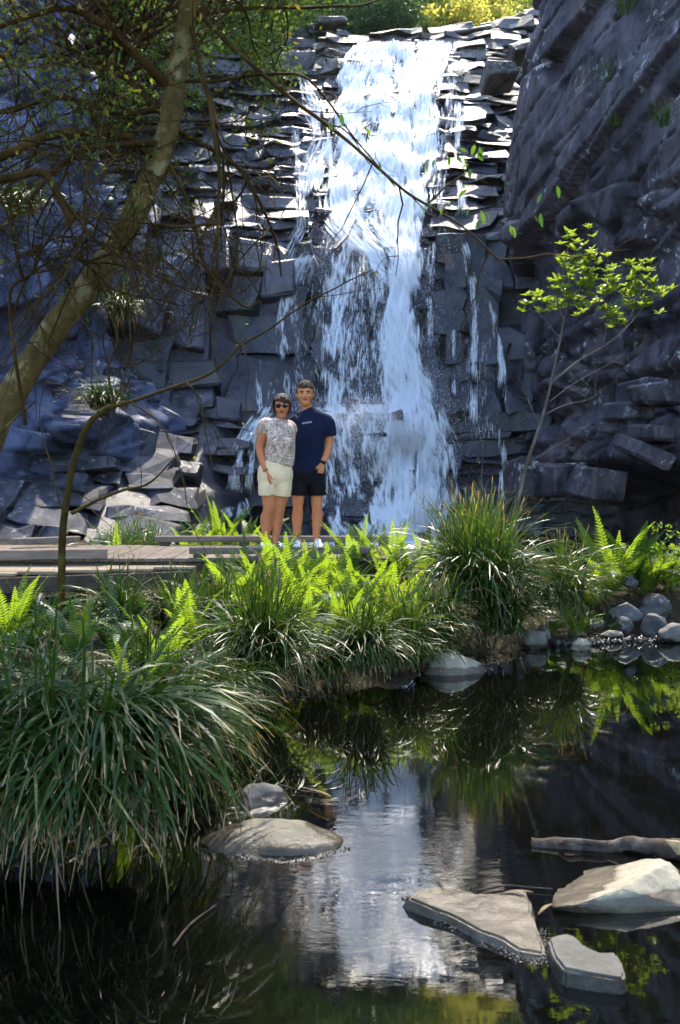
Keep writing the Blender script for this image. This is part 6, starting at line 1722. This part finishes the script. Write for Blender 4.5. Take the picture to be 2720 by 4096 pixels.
# --- trees and bushes above the falls
rg = np.random.default_rng(41)
def bg_tree(dx, dy, Y, wd, ht, mname, label, n=5000, name='hill_tree', leaf=0.16, thin=0.0, gp='trees above the waterfall'):
    """crown centred at (dx, dy), wd x ht metres; trunk down to the hill"""
    c = D(dx, dy, Y)
    zb = c[2] - ht * 0.5 - max(1.0, ht * 0.45)
    e = empty(name, (c[0], Y, zb), label, 'tree' if ht > 3 else 'bush', gp)
    b0 = np.array((c[0], Y, zb))
    top = np.array((0, 0, c[2] + ht * 0.3 - zb))
    q = smooth_line([np.zeros(3), top * .4 + rg.normal(0, .12, 3), top], 12)
    V, F = tubes([(q, np.linspace(.05 + .012 * ht, .03, 12))], 7); obj('trunk', mesh_np('trunk', V, F, True), M['bark_pale'], e)
    nc = max(14, n // 55)
    cc = rg.normal(0, 1, (nc, 3)); cc /= np.linalg.norm(cc, axis=1, keepdims=True); cc *= (rg.random((nc, 1)) ** 0.45)
    cc = cc * np.array([wd * .5, wd * .5, ht * .5]) * (1 + .25 * fbm(cc * 2 + dx, 2, 3)[:, None]) + np.array((0, 0, c[2] - zb))
    st = [smooth_line([q[rg.integers(4, 11)], cc[i] * np.array([.6, .6, 1]) * .97, cc[i]], 5) for i in range(0, nc, 2)]
    V, F = tubes([(s_, np.linspace(.03, .008, 5)) for s_ in st], 4, False); o = obj('branches', mesh_np('branches', V, F, True), M['bark_twig'], e); o['kind'] = 'stuff'
    C = np.repeat(cc, 55, axis=0) + rg.normal(0, 1, (nc * 55, 3)) * np.array([.42, .42, .26]) * (0.10 * wd + .22)
    V, F, tint = leaf_cloud(C, leaf, rg, 0.5, (0, 0, .2)); o = obj('crown', mesh_np('crown', V, F, False, tint=tint), M[mname], e); o['kind'] = 'stuff'
    return e
BG = [(480, -130, 38, 6.5, 8, 'bgleaf', 'tall crown added above the picture behind the trunk to shade the ledges'), (350, -90, 36, 6.5, 8, 'bgleaf', 'tall crown added above the picture left of the trunk to shade the ledges'), (640, 0, 41, 5.0, 6.5, 'bgleaf', 'green bushy tree above the left end of the falls'), (560, 160, 37, 3.5, 4.5, 'bgleaf', 'green tree behind the twigs left of the falls'), (600, 260, 36, 2.6, 3.2, 'bgleaf', 'hanging green bush on the ledges left of the falls'),  # the tall crowns above the picture are added to shade the left ledges
      (500, -40, 40, 6.0, 8.0, 'bgleaf', 'dense green tree behind the trunk of the leaning tree'), (380, 0, 36, 6.0, 7.0, 'bgleaf', 'green tree on the cliff top left of the trunk'), (250, 110, 32, 5.5, 4.5, 'bgleaf', 'green tree above the left rock wall'), (100, 60, 29, 5.5, 5.0, 'bgleaf', 'green tree above the left rock wall by the picture edge'),
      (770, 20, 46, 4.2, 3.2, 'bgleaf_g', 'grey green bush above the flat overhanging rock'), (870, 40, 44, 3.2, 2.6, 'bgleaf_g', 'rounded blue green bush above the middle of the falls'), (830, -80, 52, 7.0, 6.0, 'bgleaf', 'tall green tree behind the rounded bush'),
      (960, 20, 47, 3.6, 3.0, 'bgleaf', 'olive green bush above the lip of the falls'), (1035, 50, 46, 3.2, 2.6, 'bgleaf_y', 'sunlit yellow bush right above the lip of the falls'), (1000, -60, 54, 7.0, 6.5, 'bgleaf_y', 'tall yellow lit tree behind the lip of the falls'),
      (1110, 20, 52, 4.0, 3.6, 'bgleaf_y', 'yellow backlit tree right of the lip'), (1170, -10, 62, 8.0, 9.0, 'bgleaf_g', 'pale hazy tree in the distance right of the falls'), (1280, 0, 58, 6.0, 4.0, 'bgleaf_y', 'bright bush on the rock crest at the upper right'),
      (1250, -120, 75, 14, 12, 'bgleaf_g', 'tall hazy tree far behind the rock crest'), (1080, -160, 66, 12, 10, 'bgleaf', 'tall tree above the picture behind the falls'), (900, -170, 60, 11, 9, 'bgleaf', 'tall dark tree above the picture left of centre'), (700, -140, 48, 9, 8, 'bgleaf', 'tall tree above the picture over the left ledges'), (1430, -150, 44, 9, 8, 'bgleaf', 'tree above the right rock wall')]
for t_ in BG:
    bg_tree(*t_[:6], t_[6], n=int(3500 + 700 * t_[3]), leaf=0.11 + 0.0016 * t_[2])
# overhanging rock shelf at the left of the lip
ov = empty('overhanging_shelf', D(760, 90, 40), 'flat overhanging rock shelf at the top left of the falls', 'rock')
for k, (dx, dy, Y, dw, dh) in enumerate([(760, 68, 39.5, 70, 16), (735, 88, 40, 60, 26), (700, 95, 40, 70, 30), (790, 112, 40.2, 120, 20), (680, 120, 39.6, 90, 24)]):
    s_ = K / FPX * Y
    chunk(ov, 'rock_layer', D(dx, dy, Y), (dw * s_, 1.4, dh * s_), (-.1, .03 * (k % 2), .1), 500 + k, M['rock_upper'], 0.05, ov.location)

# ------------------------------------------------------------------ the damp air of the gorge
hz = bpy.data.materials.new('damp air'); hz.use_nodes = True
for n_ in list(hz.node_tree.nodes):
    if n_.type != 'OUTPUT_MATERIAL': hz.node_tree.nodes.remove(n_)
pv = hz.node_tree.nodes.new('ShaderNodeVolumePrincipled')
pv.inputs['Color'].default_value = (0.95, 0.96, 1.0, 1); pv.inputs['Density'].default_value = HAZE; pv.inputs['Anisotropy'].default_value = 0.6
hz.node_tree.links.new(pv.outputs[0], [n_ for n_ in hz.node_tree.nodes if n_.type == 'OUTPUT_MATERIAL'][0].inputs['Volume'])
if HAZE > 0:
    bmh = bmesh.new(); bmesh.ops.create_cube(bmh, size=1.0)
    bmesh.ops.scale(bmh, vec=(330, 340, 110), verts=bmh.verts); bmesh.ops.translate(bmh, vec=(0, 10, 53.5), verts=bmh.verts)
    me = bpy.data.meshes.new('haze'); bmh.to_mesh(me); bmh.free()
    props(obj('haze', me, hz), 'thin sunlit haze hanging in the gorge', None, None, 'stuff')
